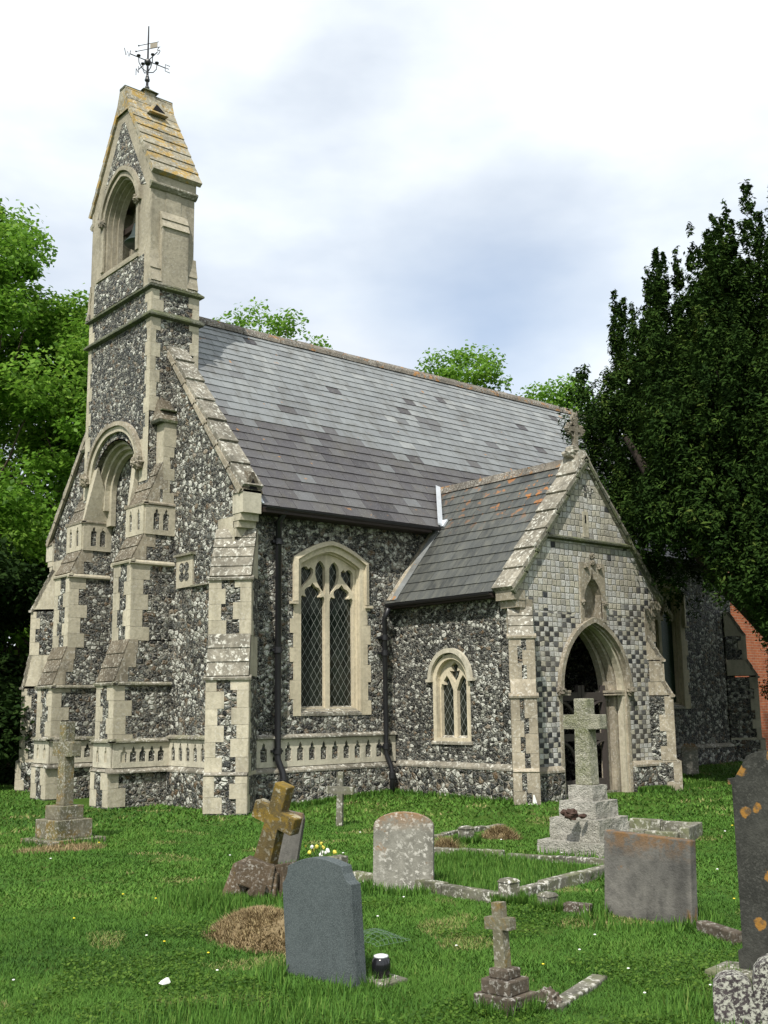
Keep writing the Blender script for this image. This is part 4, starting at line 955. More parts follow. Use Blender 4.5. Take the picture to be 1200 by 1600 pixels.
# porch side window
c0 = wy(13.8); mb = MB()
def aw(h, k=1.0): return arch_open(c0, h, 1.02, 2.02, .46 * h / .46)
o = arch_open(c0, .46, .98, 2.02, .46, 8); i1 = arch_open(c0, .375, 1.06, 2.02, .375, 8)
mb.plate(FPW, o, [i1], -.12, .006, 'window_stone')
mb.prism(FPW, [(-.14, .95), (.03, .95), (.03, .99), (-.14, 1.10)], c0 - .50, c0 + .50, ['lichen_stone'] * 4, 'lichen_stone', .7)
lit = [(-.355, 1.0), (-.355, 1.88), (-.33, 1.98), (-.26, 1.96), (-.28, 2.03), (-.20, 2.12), (-.13, 2.04), (-.045, 1.86), (-.045, 1.0)]
cen = [(0, 1.99), (.09, 2.09), (.13, 2.2), (.06, 2.19), (.09, 2.28), (0, 2.34), (-.09, 2.28), (-.06, 2.19), (-.13, 2.2), (-.09, 2.09)]
hs = [[(c0 + x, z) for x, z in lit], [(c0 - x, z) for x, z in lit[::-1]], [(c0 + x, z) for x, z in cen]]
mb.plate(FPW, arch_open(c0, .40, 1.0, 2.02, .40, 8), hs, -.17, -.09, 'window_stone')
mb.poly([FPW(c0 - .40, 1.0, -.16), FPW(c0 + .40, 1.0, -.16), FPW(c0 + .40, 2.42, -.16), FPW(c0 - .40, 2.42, -.16)], 'leaded_glass')
ring(mb, FPW, c0, .53, 2.06, .52, .45, 2.06, .44, 2.06, -.01, .07, 'ashlar_pale', 12)
for sg in (-1, 1):
    a = sorted((c0 + sg * .45, c0 + sg * .58)); mb.fbox(FPW, a[0], a[1], 2.01, 2.06, -.01, .07, 'ashlar_pale')
mb.build('porch_window', porch)
# wooden gates in the arch
def gate(x0, x1, hinge):
    mb = MB(); y0, y1 = PF + .30, PF + .355; F = frame((0, y0, 0), (0, -1, 0)); d0, d1 = -.055, 0
    B = lambda a0, a1, z0, z1, q=0: mb.fbox(F, a0, a1, z0, z1, d0 - q, d1 + q, 'wood_gate')
    B(x0, x0 + .075, .14, 1.92, .01); B(x1 - .075, x1, .14, 1.92, .01)
    for z0, z1 in ((.14, .33), (.98, 1.10), (1.66, 1.80)): B(x0 + .07, x1 - .07, z0, z1)
    for za, zb in ((.34, .97), (1.11, 1.65)):
        pts = []
        for k in range(9):
            t = k / 8; a = t * math.pi / 2; pts.append((math.sin(a), 1 - math.cos(a)))
        for side in (0, 1):
            X = (lambda u: x0 + .08 + (x1 - x0 - .16) * u) if hinge else (lambda u: x1 - .08 - (x1 - x0 - .16) * u)
            if side == 0: mb.tube([F(X(1 - p[1]), za + (zb - za) * p[0], -.027) for p in pts], .032, 'wood_gate', 6)
    return mb.build('gate', porch)
gate(PX - .655, PX - .01, True); gate(PX + .01, PX + .655, False)
mb = MB(); mb.box(13.9, 15.4, S - .03, S - .01, .1, 2.3, 'wood_dark'); mb.build('inner_door', porch)

# ------------------------------------------------------------------ brick house beyond
bh = thing('brick_house', (29, 19, 0), 'orange red brick house glimpsed at right behind the church and the yew', 'house')
mb = MB(); mb.box(26.2, 36, 17.2, 27, -.3, 5.2, 'brick'); mb.mesh([(26.2, 17.2, 5.2), (36, 17.2, 5.2), (36, 27, 5.2), (26.2, 27, 5.2), (26.2, 22.1, 9.2), (36, 22.1, 9.2)], [(0, 3, 4), (1, 5, 2)], 'brick'); mb.build('wall', bh)
mb = MB(); mb.hexa([(25.9, 16.9, 5.0), (36.3, 16.9, 5.0), (36.3, 22.1, 9.25), (25.9, 22.1, 9.25), (25.9, 16.9, 5.12), (36.3, 16.9, 5.12), (36.3, 22.1, 9.4), (25.9, 22.1, 9.4)], 'clay'); mb.hexa([(25.9, 27.3, 5.0), (36.3, 27.3, 5.0), (36.3, 22.1, 9.25), (25.9, 22.1, 9.25), (25.9, 27.3, 5.12), (36.3, 27.3, 5.12), (36.3, 22.1, 9.41), (25.9, 22.1, 9.41)], 'clay'); mb.build('roof', bh)
FH = frame((0, 17.2, 0), (0, -1, 0))
for x in (30.4, 33.0):
    mb = MB(); mb.fbox(FH, x, x + 1.1, 2.1, 3.6, -.02, .03, 'dark_inside'); w_ = mb.build('window', bh)
    mb = MB(); mb.fbox(FH, x - .12, x + 1.22, 3.6, 3.78, -.02, .06, 'white_paint'); mb.build('lintel', w_); mb = MB(); mb.fbox(FH, x - .1, x + 1.2, 2.0, 2.1, -.02, .08, 'white_paint'); mb.build('sill', w_)

# ------------------------------------------------------------------ ground
def build_ground():
    xs = np.concatenate([np.linspace(-300, -20, 12), np.linspace(-15, 40, 111), np.linspace(50, 320, 12)]); ys = np.concatenate([np.linspace(-300, -12, 12), np.linspace(-8, 45, 107), np.linspace(55, 320, 12)])
    vs = []; fs = []
    for y in ys:
        for x in xs: vs.append((x, y, ground(x, y) - .02))
    n = len(xs)
    for j in range(len(ys) - 1):
        for i in range(n - 1): fs.append((j * n + i, j * n + i + 1, (j + 1) * n + i + 1, (j + 1) * n + i))
    m = MB(); m.mesh(vs, fs, 'lawn'); o = m.build('ground', smooth=True); tag(o, 'mown churchyard lawn', 'lawn', kind='structure')
build_ground()

# ------------------------------------------------------------------ graves
GRAVES = []     # (x, y, r) for longer grass round stones
def rotF(x, y, az, z=0, roll=0, pitch=0):
    """local frame: local -Y is the front normal with compass azimuth az"""
    th = -R_(az) + math.pi       # rotate so that local -Y points to azimuth
    return Matrix.Translation((x, y, z)) @ Matrix.Rotation(th, 4, 'Z') @ Matrix.Rotation(R_(roll), 4, 'Y') @ Matrix.Rotation(R_(pitch), 4, 'X')
def lay(o, M):
    o.matrix_world = M; return o
def headstone(name, label, x, y, az, prof, th, mat, roll=0, pitch=0, bevel=.008, sink=.12, cat='gravestone', group=None):
    m = MB(); F = lambda a, z, d=0: V(a, -d, z)
    m.plate(F, prof, [], -th / 2, th / 2, mat)
    o = m.build(name, bevel=bevel); lay(o, rotF(x, y, az, ground(x, y) - .0, roll, pitch)); tag(o, label, cat, group)
    GRAVES.append((x, y, max(p[0] for p in prof))); return o
def steps_cross(name, label, x, y, az, steps, cross, mats, roll=0, cz=0.0, group=None, rough=0.0):
    """steps [(a, b, h)] from the ground up; cross (w, t, H, armz, arml, armh)"""
    root = thing(name, (x, y, ground(x, y)), label, 'grave cross', group); root.rotation_euler = (0, 0, -R_(az) + math.pi); bpy.context.view_layer.update()
    Mr = root.matrix_world
    def put(m, nm, bev):
        o = m.build(nm, bevel=bev); o.parent = root; return o
    z = -.08
    for i, (a, b, h) in enumerate(steps):
        m = MB(); h_ = h + (.08 if i == 0 else 0)
        if rough:
            n = 9; m = rough_block(a, b, h_, rough, mats[0], z)
        else: m.box(-a / 2, a / 2, -b / 2, b / 2, z, z + h_, mats[0], random.uniform(.35, .65))
        put(m, 'plinth_step', .008 if not rough else 0); z += h_
    w, t, H, az_, al, ah = cross; m = MB()
    ot = [(-w * .58, 0), (w * .58, 0), (w * .5, az_), (al / 2, az_), (al / 2, az_ + ah), (w * .48, az_ + ah), (w * .48, H), (-w * .48, H), (-w * .48, az_ + ah), (-al / 2, az_ + ah), (-al / 2, az_), (-w * .5, az_)]
    m.plate(lambda a, zz, d=0: V(a, -d, z + zz), ot, [], -t / 2, t / 2, mats[1])
    o = put(m, 'cross', .010); o.rotation_euler = (0, R_(roll), 0)
    GRAVES.append((x, y, steps[0][0] / 2)); return root
def rough_block(a, b, h, amp, mat, z):
    m = MB(); n = 8; k = 4
    g = {}
    def P(x, y, zz):
        p = V(x, y, zz); q = p + V(1, 1, 1) * (a * 7.3 + z * 3)
        f = 1.0 if zz > z + .01 or True else 0
        return p + V(noise.noise(q * 14), noise.noise(q * 14 + V(9, 0, 0)), noise.noise(q * 14 + V(0, 9, 0)) * .5) * amp
    def grid(o, u, v, nu, nv):
        vs = [P(*(o + u * (i / nu) + v * (j / nv))) for j in range(nv + 1) for i in range(nu + 1)]
        m.mesh(vs, [(j * (nu + 1) + i, j * (nu + 1) + i + 1, (j + 1) * (nu + 1) + i + 1, (j + 1) * (nu + 1) + i) for j in range(nv) for i in range(nu)], mat)
    x0, y0 = -a / 2, -b / 2
    grid(V(x0, y0, z), V(a, 0, 0), V(0, 0, h), 18, 7); grid(V(x0, -y0, z), V(a, 0, 0), V(0, 0, h), 18, 7)
    grid(V(x0, y0, z), V(0, b, 0), V(0, 0, h), 18, 7); grid(V(-x0, y0, z), V(0, b, 0), V(0, 0, h), 18, 7)
    grid(V(x0, y0, z + h), V(a, 0, 0), V(0, b, 0), 18, 18)
    return m
def round_top(w, h, sh, n=8):
    return [(-w / 2, -.12)] + [(w / 2, -.12)] + [(w / 2, sh)] + [(w / 2 * math.cos(math.pi * k / n) , sh + (h - sh) * math.sin(math.pi * k / n)) for k in range(1, n)] + [(-w / 2, sh)]

# 1 tall cross at left
steps_cross('stone_cross', 'tall plain stone cross on a two stepped base at far left, before the flint buttresses', 6.10, 13.44, 262, [(.70, .78, .045), (.50, .50, .225), (.34, .34, .165)], (.15, .14, 1.03, .60, .45, .18), ('grave_cross', 'grave_cross'))
# 2 leaning mustard cross with a broken base
lc = thing('leaning_cross', (5.62, 8.30, 0), 'leaning stone cross covered in mustard yellow lichen on a broken base', 'grave cross')
m = MB(); w = .115
ot = [(-.10, 0), (.10, 0), (.076, .46), (.225, .46), (.225, .61), (.07, .61), (.07, .83), (-.07, .83), (-.07, .61), (-.225, .61), (-.225, .46), (-.076, .46)]
m.plate(lambda a, z, d=0: V(a, -d, z), ot, [], -.06, .06, 'grave_mustard'); o = m.build('cross', bevel=.01); o.matrix_world = rotF(5.60, 8.29, 250, .17, 20, 4); bpy.context.view_layer.update(); o.parent = lc; o.matrix_parent_inverse = lc.matrix_world.inverted()
m = MB()
for (x, y, z, sx, sy_, szz, a, r) in ((5.58, 8.32, .08, .27, .25, .18, 40, 12), (5.72, 8.12, .13, .13, .12, .14, 10, -12), (5.40, 8.06, .10, .08, .06, .07, 70, 24), (5.50, 8.20, .20, .17, .15, .11, 55, 18), (5.44, 8.30, .14, .13, .11, .13, 20, 15)):
    M = Matrix.Translation((x, y, z)) @ Matrix.Rotation(R_(a), 4, 'Z') @ Matrix.Rotation(R_(r), 4, 'X')
    m.hexa([M @ V(*p) for p in ((-sx, -sy_, -szz), (sx, -sy_, -szz), (sx, sy_, -szz), (-sx, sy_, -szz), (-sx * .8, -sy_ * .8, szz), (sx * .8, -sy_ * .8, szz), (sx * .8, sy_ * .8, szz), (-sx * .8, sy_ * .8, szz))], 'grave_rust', random.uniform(.3, .7))
m.build('broken_base', lc, bevel=.012); GRAVES.append((5.72, 8.5, .3))
# 3 grey stone behind it
headstone('headstone', 'thin grey headstone tilting right behind the leaning mustard cross', 6.72, 9.62, 236, [(-.18, -.12), (.18, -.12), (.18, .52), (.15, .57), (-.15, .57), (-.18, .52)], .07, 'slab_grey', 10)
# 4 front grey headstone
q = [(-.31, -.15), (.31, -.15), (.31, .54), (.275, .56), (.25, .60), (.24, .645)] + [(.24 - .49 * k / 8, .645 + .05 * math.sin(math.pi * k / 8)) for k in range(1, 8)] + [(-.25, .645), (-.26, .60), (-.285, .56), (-.31, .54)]
headstone('headstone', 'clean blue grey granite headstone with curved top, nearest in the middle', 4.25, 5.60, 264, q, .085, 'grave_grey', -4.5, bevel=.004)
# urn beside it
u = thing('flower_urn', (4.43, 5.29, 0), 'small round black grave vase with a white lid beside the blue grey headstone', 'vase')
m = MB(); m.lathe((4.43, 5.29, .02), [(.042, 0), (.055, .025), (.058, .07), (.052, .10), (.043, .112)], 'urn_black', 20); m.build('vase_body', u, smooth=True)
m = MB(); m.lathe((4.43, 5.29, .13), [(.045, 0), (.043, .01), (.02, .016)], 'urn_lid', 20); m.build('vase_lid', u, smooth=True)
m = MB(); m.box(4.34, 4.54, 5.17, 5.38, -.05, .015, 'kerb_stone'); o = m.build('urn_base', bevel=.01); tag(o, 'flat weathered stone slab under the black grave vase', 'stone slab')
# 5 rounded lichen stone
headstone('headstone', 'rounded headstone mottled with white and orange lichen, beside the grassy kerbed plot', 6.72, 7.70, 228, round_top(.54, .655, .53, 14), .10, 'grave_pale', 1, -2, .012)
# 6 thin small cross
m = MB(); ot = [(-.045, -.1), (.045, -.1), (.042, .42), (.20, .42), (.20, .52), (.04, .52), (.04, .72), (-.04, .72), (-.04, .52), (-.20, .52), (-.20, .42), (-.042, .42)]
m.plate(lambda a, z, d=0: V(a, -d, z), ot, [], -.035, .035, 'kerb_stone'); o = m.build('small_cross', bevel=.006); lay(o, rotF(9.70, 12.45, 235, ground(9.7, 12.45), 2, 0)); tag(o, 'thin weathered stone cross standing alone close to the nave wall', 'grave cross')
# 7 big rough granite cross
steps_cross('granite_cross', 'large rough hewn granite cross on four steps before the porch door', 9.90, 8.18, 262, [(.84, .84, .13), (.63, .63, .235), (.47, .47, .18), (.315, .315, .165)], (.178, .17, .955, .615, .475, .16), ('granite_rough', 'granite_moss'), 0, rough=.012)
m = MB(); m.lump((9.42, 8.02, .43), .07, 'bird_brown', sq=(1.5, .7, .8), amp=.6, fr=5); m.lump((9.36, 8.08, .45), .035, 'bird_brown', amp=.5); m.lump((9.50, 7.94, .41), .04, 'bird_brown', sq=(1.6, .6, .6), amp=.5); o = m.build('withered_posy'); tag(o, 'dead brown posy lying on a step of the granite cross', 'flowers')
# 8 slab headstone
headstone('headstone', 'wide flat topped grey headstone with rusty lichen, in front of the granite cross', 7.165, 5.37, 266, [(-.385, -.12), (.385, -.12), (.38, .60), (-.378, .615)], .09, 'slab_grey', 1, -2, .010)
# 9 small cross on steps
steps_cross('stepped_cross', 'small weathered cross on three brown steps, nearest on the right lawn', 4.52, 4.36, 262, [(.255, .24, .075), (.19, .185, .075), (.125, .125, .05)], (.062, .058, .335, .195, .17, .062), ('brown_stone', 'grave_cross'), -3)
m = MB(); m.lump((4.73, 4.25, .02), .075, 'brown_stone', sq=(.9, .8, .9), amp=.6, fr=4); o = m.build('broken_stone'); tag(o, 'broken brown stone lump beside the small stepped cross', 'stone')
m = MB(); M = Matrix.Translation((5.08, 4.33, .0)) @ Matrix.Rotation(R_(20), 4, 'Z'); m.hexa([M @ V(*p) for p in ((-.38, -.05, -.06), (.38, -.05, -.06), (.38, .05, -.06), (-.38, .05, -.06), (-.38, -.05, .016), (.38, -.05, .012), (.38, .05, .012), (-.38, .05, .016))], 'kerb_stone'); o = m.build('kerb_stone', bevel=.01); tag(o, 'sunken single kerb stone trailing right of the small stepped cross', 'kerb')
# 10 tall dark stone at right edge
q = [(-.34, -.15), (.34, -.15), (.34, .14), (.31, .16), (.31, 1.10), (.335, 1.10), (.335, 1.135), (.29, 1.14), (.25, 1.20)] + [(.22 * math.cos(math.pi * k / 10), 1.25 + .06 * math.sin(math.pi * k / 10)) for k in range(0, 11)] + [(-.25, 1.20), (-.29, 1.14), (-.335, 1.135), (-.335, 1.10), (-.31, 1.10), (-.31, .16), (-.34, .14)]
TALL = headstone('headstone', 'tall almost black headstone with orange lichen spots at the right edge', 6.12, 3.56, 262, q, .11, 'grave_dark', 0, 0, .006)
m = MB(); M = rotF(6.06, 3.60, 262, 0); m.hexa([M @ V(*p) for p in ((-.45, -.16, -.1), (.45, -.16, -.1), (.45, .16, -.1), (-.45, .16, -.1), (-.44, -.15, .05), (.44, -.15, .05), (.44, .15, .05), (-.44, .15, .05))], 'kerb_stone'); o = m.build('footing', bevel=.01); bpy.context.view_layer.update(); o.parent = TALL; bpy.context.view_layer.update(); o.matrix_parent_inverse = TALL.matrix_world.inverted()
# 11 blotched stone in the corner
def hump(w, x, h, n=10): return [(x + w * math.cos(math.pi * (1 - k / n)), h * .55 + h * .45 * math.sin(math.pi * (1 - k / n)) ** .7) for k in range(n + 1)]
q = [(-.24, -.12)] + [(.38, -.12)] + hump(.21, .17, .34)[::-1] + hump(.10, -.14, .23)[::-1]
headstone('headstone', 'low scalloped stone crusted in white lichen, bottom right corner', 5.31, 3.31, 236, q, .14, 'blotched', 0, 0, .03)
# 12 small far stone
headstone('headstone', 'little grey headstone standing alone beyond the porch corner', 19.4, 13.35, 230, [(-.16, -.12), (.16, -.12), (.16, .58), (.10, .66), (.04, .68), (0, .64), (-.04, .68), (-.10, .66), (-.16, .58)], .08, 'grave_pale', 0)
m = MB(); m.lump((19.3, 14.6, .75), .1, 'white_paint', sq=(.8, .8, 1.3), amp=.2); m.tube([(19.3, 14.6, .1), (19.3, 14.6, .7)], .03, 'white_paint', 8); o = m.build('white_urn'); tag(o, 'small white urn on a stem by the porch east corner', 'urn')
# kerbs
def kerb(name, label, pts, w=.10, h=.09, mat='kerb_stone', closed=False, group=None):
    m = MB(); n = len(pts)
    for i in range(n - (0 if closed else 1)):
        a, b = Vector(pts[i]).to_3d(), Vector(pts[(i + 1) % n]).to_3d(); L = (b - a).length; k = max(1, round(L / .6)); d = (b - a).normalized(); s = d.cross(Z) * w / 2
        for j in range(k):
            p, q_ = a + d * (L * j / k + .004), a + d * (L * (j + 1) / k - .004); hp = h + random.uniform(-.012, .012); gz_ = ground(p.x, p.y)
            if j == 0: p = p + d * (w / 2)
            m.hexa([p + s - Z * .1, q_ + s - Z * .1, q_ - s - Z * .1, p - s - Z * .1, p + s * .95 + Z * (gz_ + hp), q_ + s * .95 + Z * (gz_ + hp), q_ - s * .95 + Z * (gz_ + hp), p - s * .95 + Z * (gz_ + hp)], mat, random.uniform(.3, .7))
    o = m.build(name, bevel=.01); return tag(o, label, 'kerb', group)
kerb('grave_kerb', 'lichened stone kerb round the long grassed plot beside the rounded headstone', [(6.78, 8.55), (6.84, 6.62), (8.80, 7.00)], .11, .075)
kerb('grave_kerb', 'low pale kerb line along the far side of the grassed plot', [(8.45, 9.45), (8.85, 8.5), (9.25, 7.40)], .10, .05)
kerb('grave_kerb', 'faint kerb line nearest the nave, left of the withered grass clump', [(9.3, 10.3), (10.2, 10.5), (11.1, 10.68)], .10, .035)
kerb('grave_kerb', 'low brown kerb running from a short post to the wide grey headstone', [(6.92, 6.06), (7.0, 5.80)], .10, .06, 'brown_stone')
kerb('grave_kerb', 'low kerb between the wide grey headstone and the tall dark one', [(7.12, 4.92), (6.92, 4.45)], .10, .05, 'brown_stone')
kerb('grave_kerb', 'square mossy kerb set on the lawn right of the granite cross', [(10.95, 8.75), (11.75, 9.1), (11.95, 8.15), (11.2, 7.85)], .12, .12, closed=True)
def post(x, y, s, h, label):
    m = MB(); g_ = ground(x, y); m.hexa([V(x - s, y - s, -.1), V(x + s, y - s, -.1), V(x + s, y + s, -.1), V(x - s, y + s, -.1), V(x - s, y - s, g_ + h), V(x + s, y - s, g_ + h), V(x + s, y + s, g_ + h), V(x - s, y + s, g_ + h)], 'kerb_stone', .6)
    m.hexa([V(x - s * 1.15, y - s * 1.15, g_ + h), V(x + s * 1.15, y - s * 1.15, g_ + h), V(x + s * 1.15, y + s * 1.15, g_ + h), V(x - s * 1.15, y + s * 1.15, g_ + h), V(x - s * .8, y - s * .8, g_ + h + .03), V(x + s * .8, y - s * .8, g_ + h + .03), V(x + s * .8, y + s * .8, g_ + h + .03), V(x - s * .8, y + s * .8, g_ + h + .03)], 'kerb_stone', .5)
    o = m.build('kerb_post', bevel=.008); o.rotation_euler = (0, 0, 0); tag(o, label, 'post'); GRAVES.append((x, y, s * 1.4))
post(6.90, 6.58, .065, .15, 'squat corner post of the lichened kerb, behind the small stepped cross')
post(6.88, 6.14, .06, .09, 'lower capped post at the end of the brown kerb')
post(9.45, 9.68, .07, .14, 'stumpy weathered post by the withered grass clump')

def rand_unit(n):
    v = RNG.normal(size=(n, 3)); return v / np.linalg.norm(v, axis=1, keepdims=True)
def leaf_quads(c, size, up=.35, asp=.6, out=None):
    """diamond leaves at centres c with random tilt"""
    n = len(c); nrm = rand_unit(n); nrm[:, 2] = np.abs(nrm[:, 2]) + up
    if out is not None: nrm += out
    nrm /= np.linalg.norm(nrm, axis=1, keepdims=True)
    t = np.cross(nrm, rand_unit(n)); t /= np.linalg.norm(t, axis=1, keepdims=True) + 1e-9; b = np.cross(nrm, t)
    s = (size * RNG.uniform(.6, 1.35, n))[:, None]
    v = np.stack([c - t * s, c - b * s * asp + nrm * s * .15, c + t * s, c + b * s * asp + nrm * s * .15], 1)
    return v.reshape(-1, 3)
def blades(c, h, wd, lean, tones):
    n = len(c); a = RNG.uniform(0, 2 * np.pi, n); d = np.stack([np.cos(a), np.sin(a), np.zeros(n)], 1); p = np.stack([-np.sin(a), np.cos(a), np.zeros(n)], 1)
    l = (lean * RNG.uniform(.2, 1.3, n))[:, None]; hh = (h * RNG.uniform(.55, 1.35, n))[:, None]; w_ = (wd * RNG.uniform(.6, 1.4, n))[:, None]
    tip = c + d * l * hh + np.array([0, 0, 1]) * hh
    return np.stack([c - p * w_, c + p * w_, tip], 1).reshape(-1, 3)
def gz_arr(x, y): return np.array([ground(float(a), float(b)) for a, b in zip(x, y)])

# heaps of dead grass
def heap(x, y, rx, ry, h, label, az=0, n=2500, hb=.06, green=.0):
    m = MB(); vs = []; N1 = 18
    for i in range(9):
        r = i / 8
        for k in range(N1):
            a = 2 * math.pi * k / N1; px = x + rx * r * math.cos(a); py = y + ry * r * math.sin(a)
            vs.append((px, py, ground(px, py) - .025 + h * (1 - r * r) ** 1.0 * (1 + .35 * noise.noise((px * 6, py * 6, 1)))))
    m.mesh(vs, [(i * N1 + k, i * N1 + (k + 1) % N1, (i + 1) * N1 + (k + 1) % N1, (i + 1) * N1 + k) for i in range(8) for k in range(N1)], 'straw')
    o = m.build('grass_heap', smooth=True); tag(o, label, 'grass heap')
    r = np.sqrt(RNG.uniform(0, 1, n)) * 1.1; a = RNG.uniform(0, 2 * np.pi, n); px = x + rx * r * np.cos(a); py = y + ry * r * np.sin(a)
    z = gz_arr(px, py) - .03 + h * np.clip(1 - r * r, 0, 1)
    v = blades(np.stack([px, py, z], 1), np.full(n, hb), np.full(n, .005), np.full(n, 1.3), None)
    fast_mesh('dead_blades', v, n, 3, 'straw_blade', RNG.uniform(0, 1, n), parent=o)
heap(4.66, 6.84, .36, .52, .20, 'big heap of dead brown grass between the leaning cross and the blue grey headstone', n=9000, hb=.035)
heap(10.1, 9.75, .17, .26, .13, 'brown withered clump of grass on the lawn left of the granite cross', n=1800, hb=.06)
heap(8.75, 9.3, .14, .18, .10, 'small withered tuft beside the rounded headstone and kerb', n=900, hb=.08)
heap(5.75, 12.75, .50, .35, .03, 'patch of dry grass at the foot of the tall cross at left', n=1600, hb=.05)

# flowers by the grey stone
fl = thing('flower_bunch', (7.08, 9.45, 0), 'bunch of yellow and cream flowers by the tilted grey headstone', 'flowers')
m = MB(); m2 = MB()
for k in range(15):
    x, y, z = 7.06 + random.gauss(0, .07), 9.44 + random.gauss(0, .07), random.uniform(.08, .24); m.lump((x, y, z), random.uniform(.012, .022), random.choice(['petal_yellow', 'petal_yellow', 'petal_white']), amp=.5, n=7, m=5); m2.tube([(7.06 + (x - 7.06) * .3, 9.44 + (y - 9.44) * .3, 0), (x, y, z)], .005, 'stem_green', 4)
m.build('blossom', fl); m2.build('stems', fl)
m = MB(); m.box(7.10, 7.30, 9.22, 9.36, -.05, .09, 'kerb_stone'); o = m.build('kerb_block', bevel=.01); tag(o, 'small pale stone block beside the yellow flowers', 'stone')
# netting and litter
m = MB(); pts = []
for k in range(9):
    a = k / 8; m.tube([(4.86 + .30 * a + .02 * math.sin(9 * t), 5.85 + .35 * t, .045 + .07 * math.sin(3.1 * t) * math.sin(3 * a + .2)) for t in [j / 12 for j in range(13)]], .0012, 'mesh_green', 4); m.tube([(4.86 + .30 * t, 5.85 + .35 * a, .045 + .07 * math.sin(3.1 * a) * math.sin(3 * t + .2)) for t in [j / 12 for j in range(13)]], .0012, 'mesh_green', 4)
o = m.build('netting'); tag(o, 'scrap of pale green wire netting on the grass right of the blue grey headstone', 'netting')
m = MB(); m.hexa([V(3.35, 5.97, .03), V(3.41, 5.98, .03), V(3.41, 6.03, .035), V(3.35, 6.02, .03), V(3.36, 5.98, .05), V(3.40, 5.99, .06), V(3.40, 6.02, .055), V(3.36, 6.01, .045)], 'white_paint'); o = m.build('paper_scrap'); tag(o, 'crumpled white scrap of litter on the lawn at lower left', 'litter')
# broken pale stone at the porch buttress
m = MB(); m.hexa([V(12.88, 11.72, .0), V(12.98, 11.68, .0), V(13.0, 11.72, .0), V(12.9, 11.76, .0), V(12.90, 11.73, .24), V(12.92, 11.72, .24), V(12.93, 11.73, .23), V(12.91, 11.74, .23)], 'white_paint'); o = m.build('stone_flake'); tag(o, 'pale broken stone flake leaning on the porch buttress foot', 'stone')

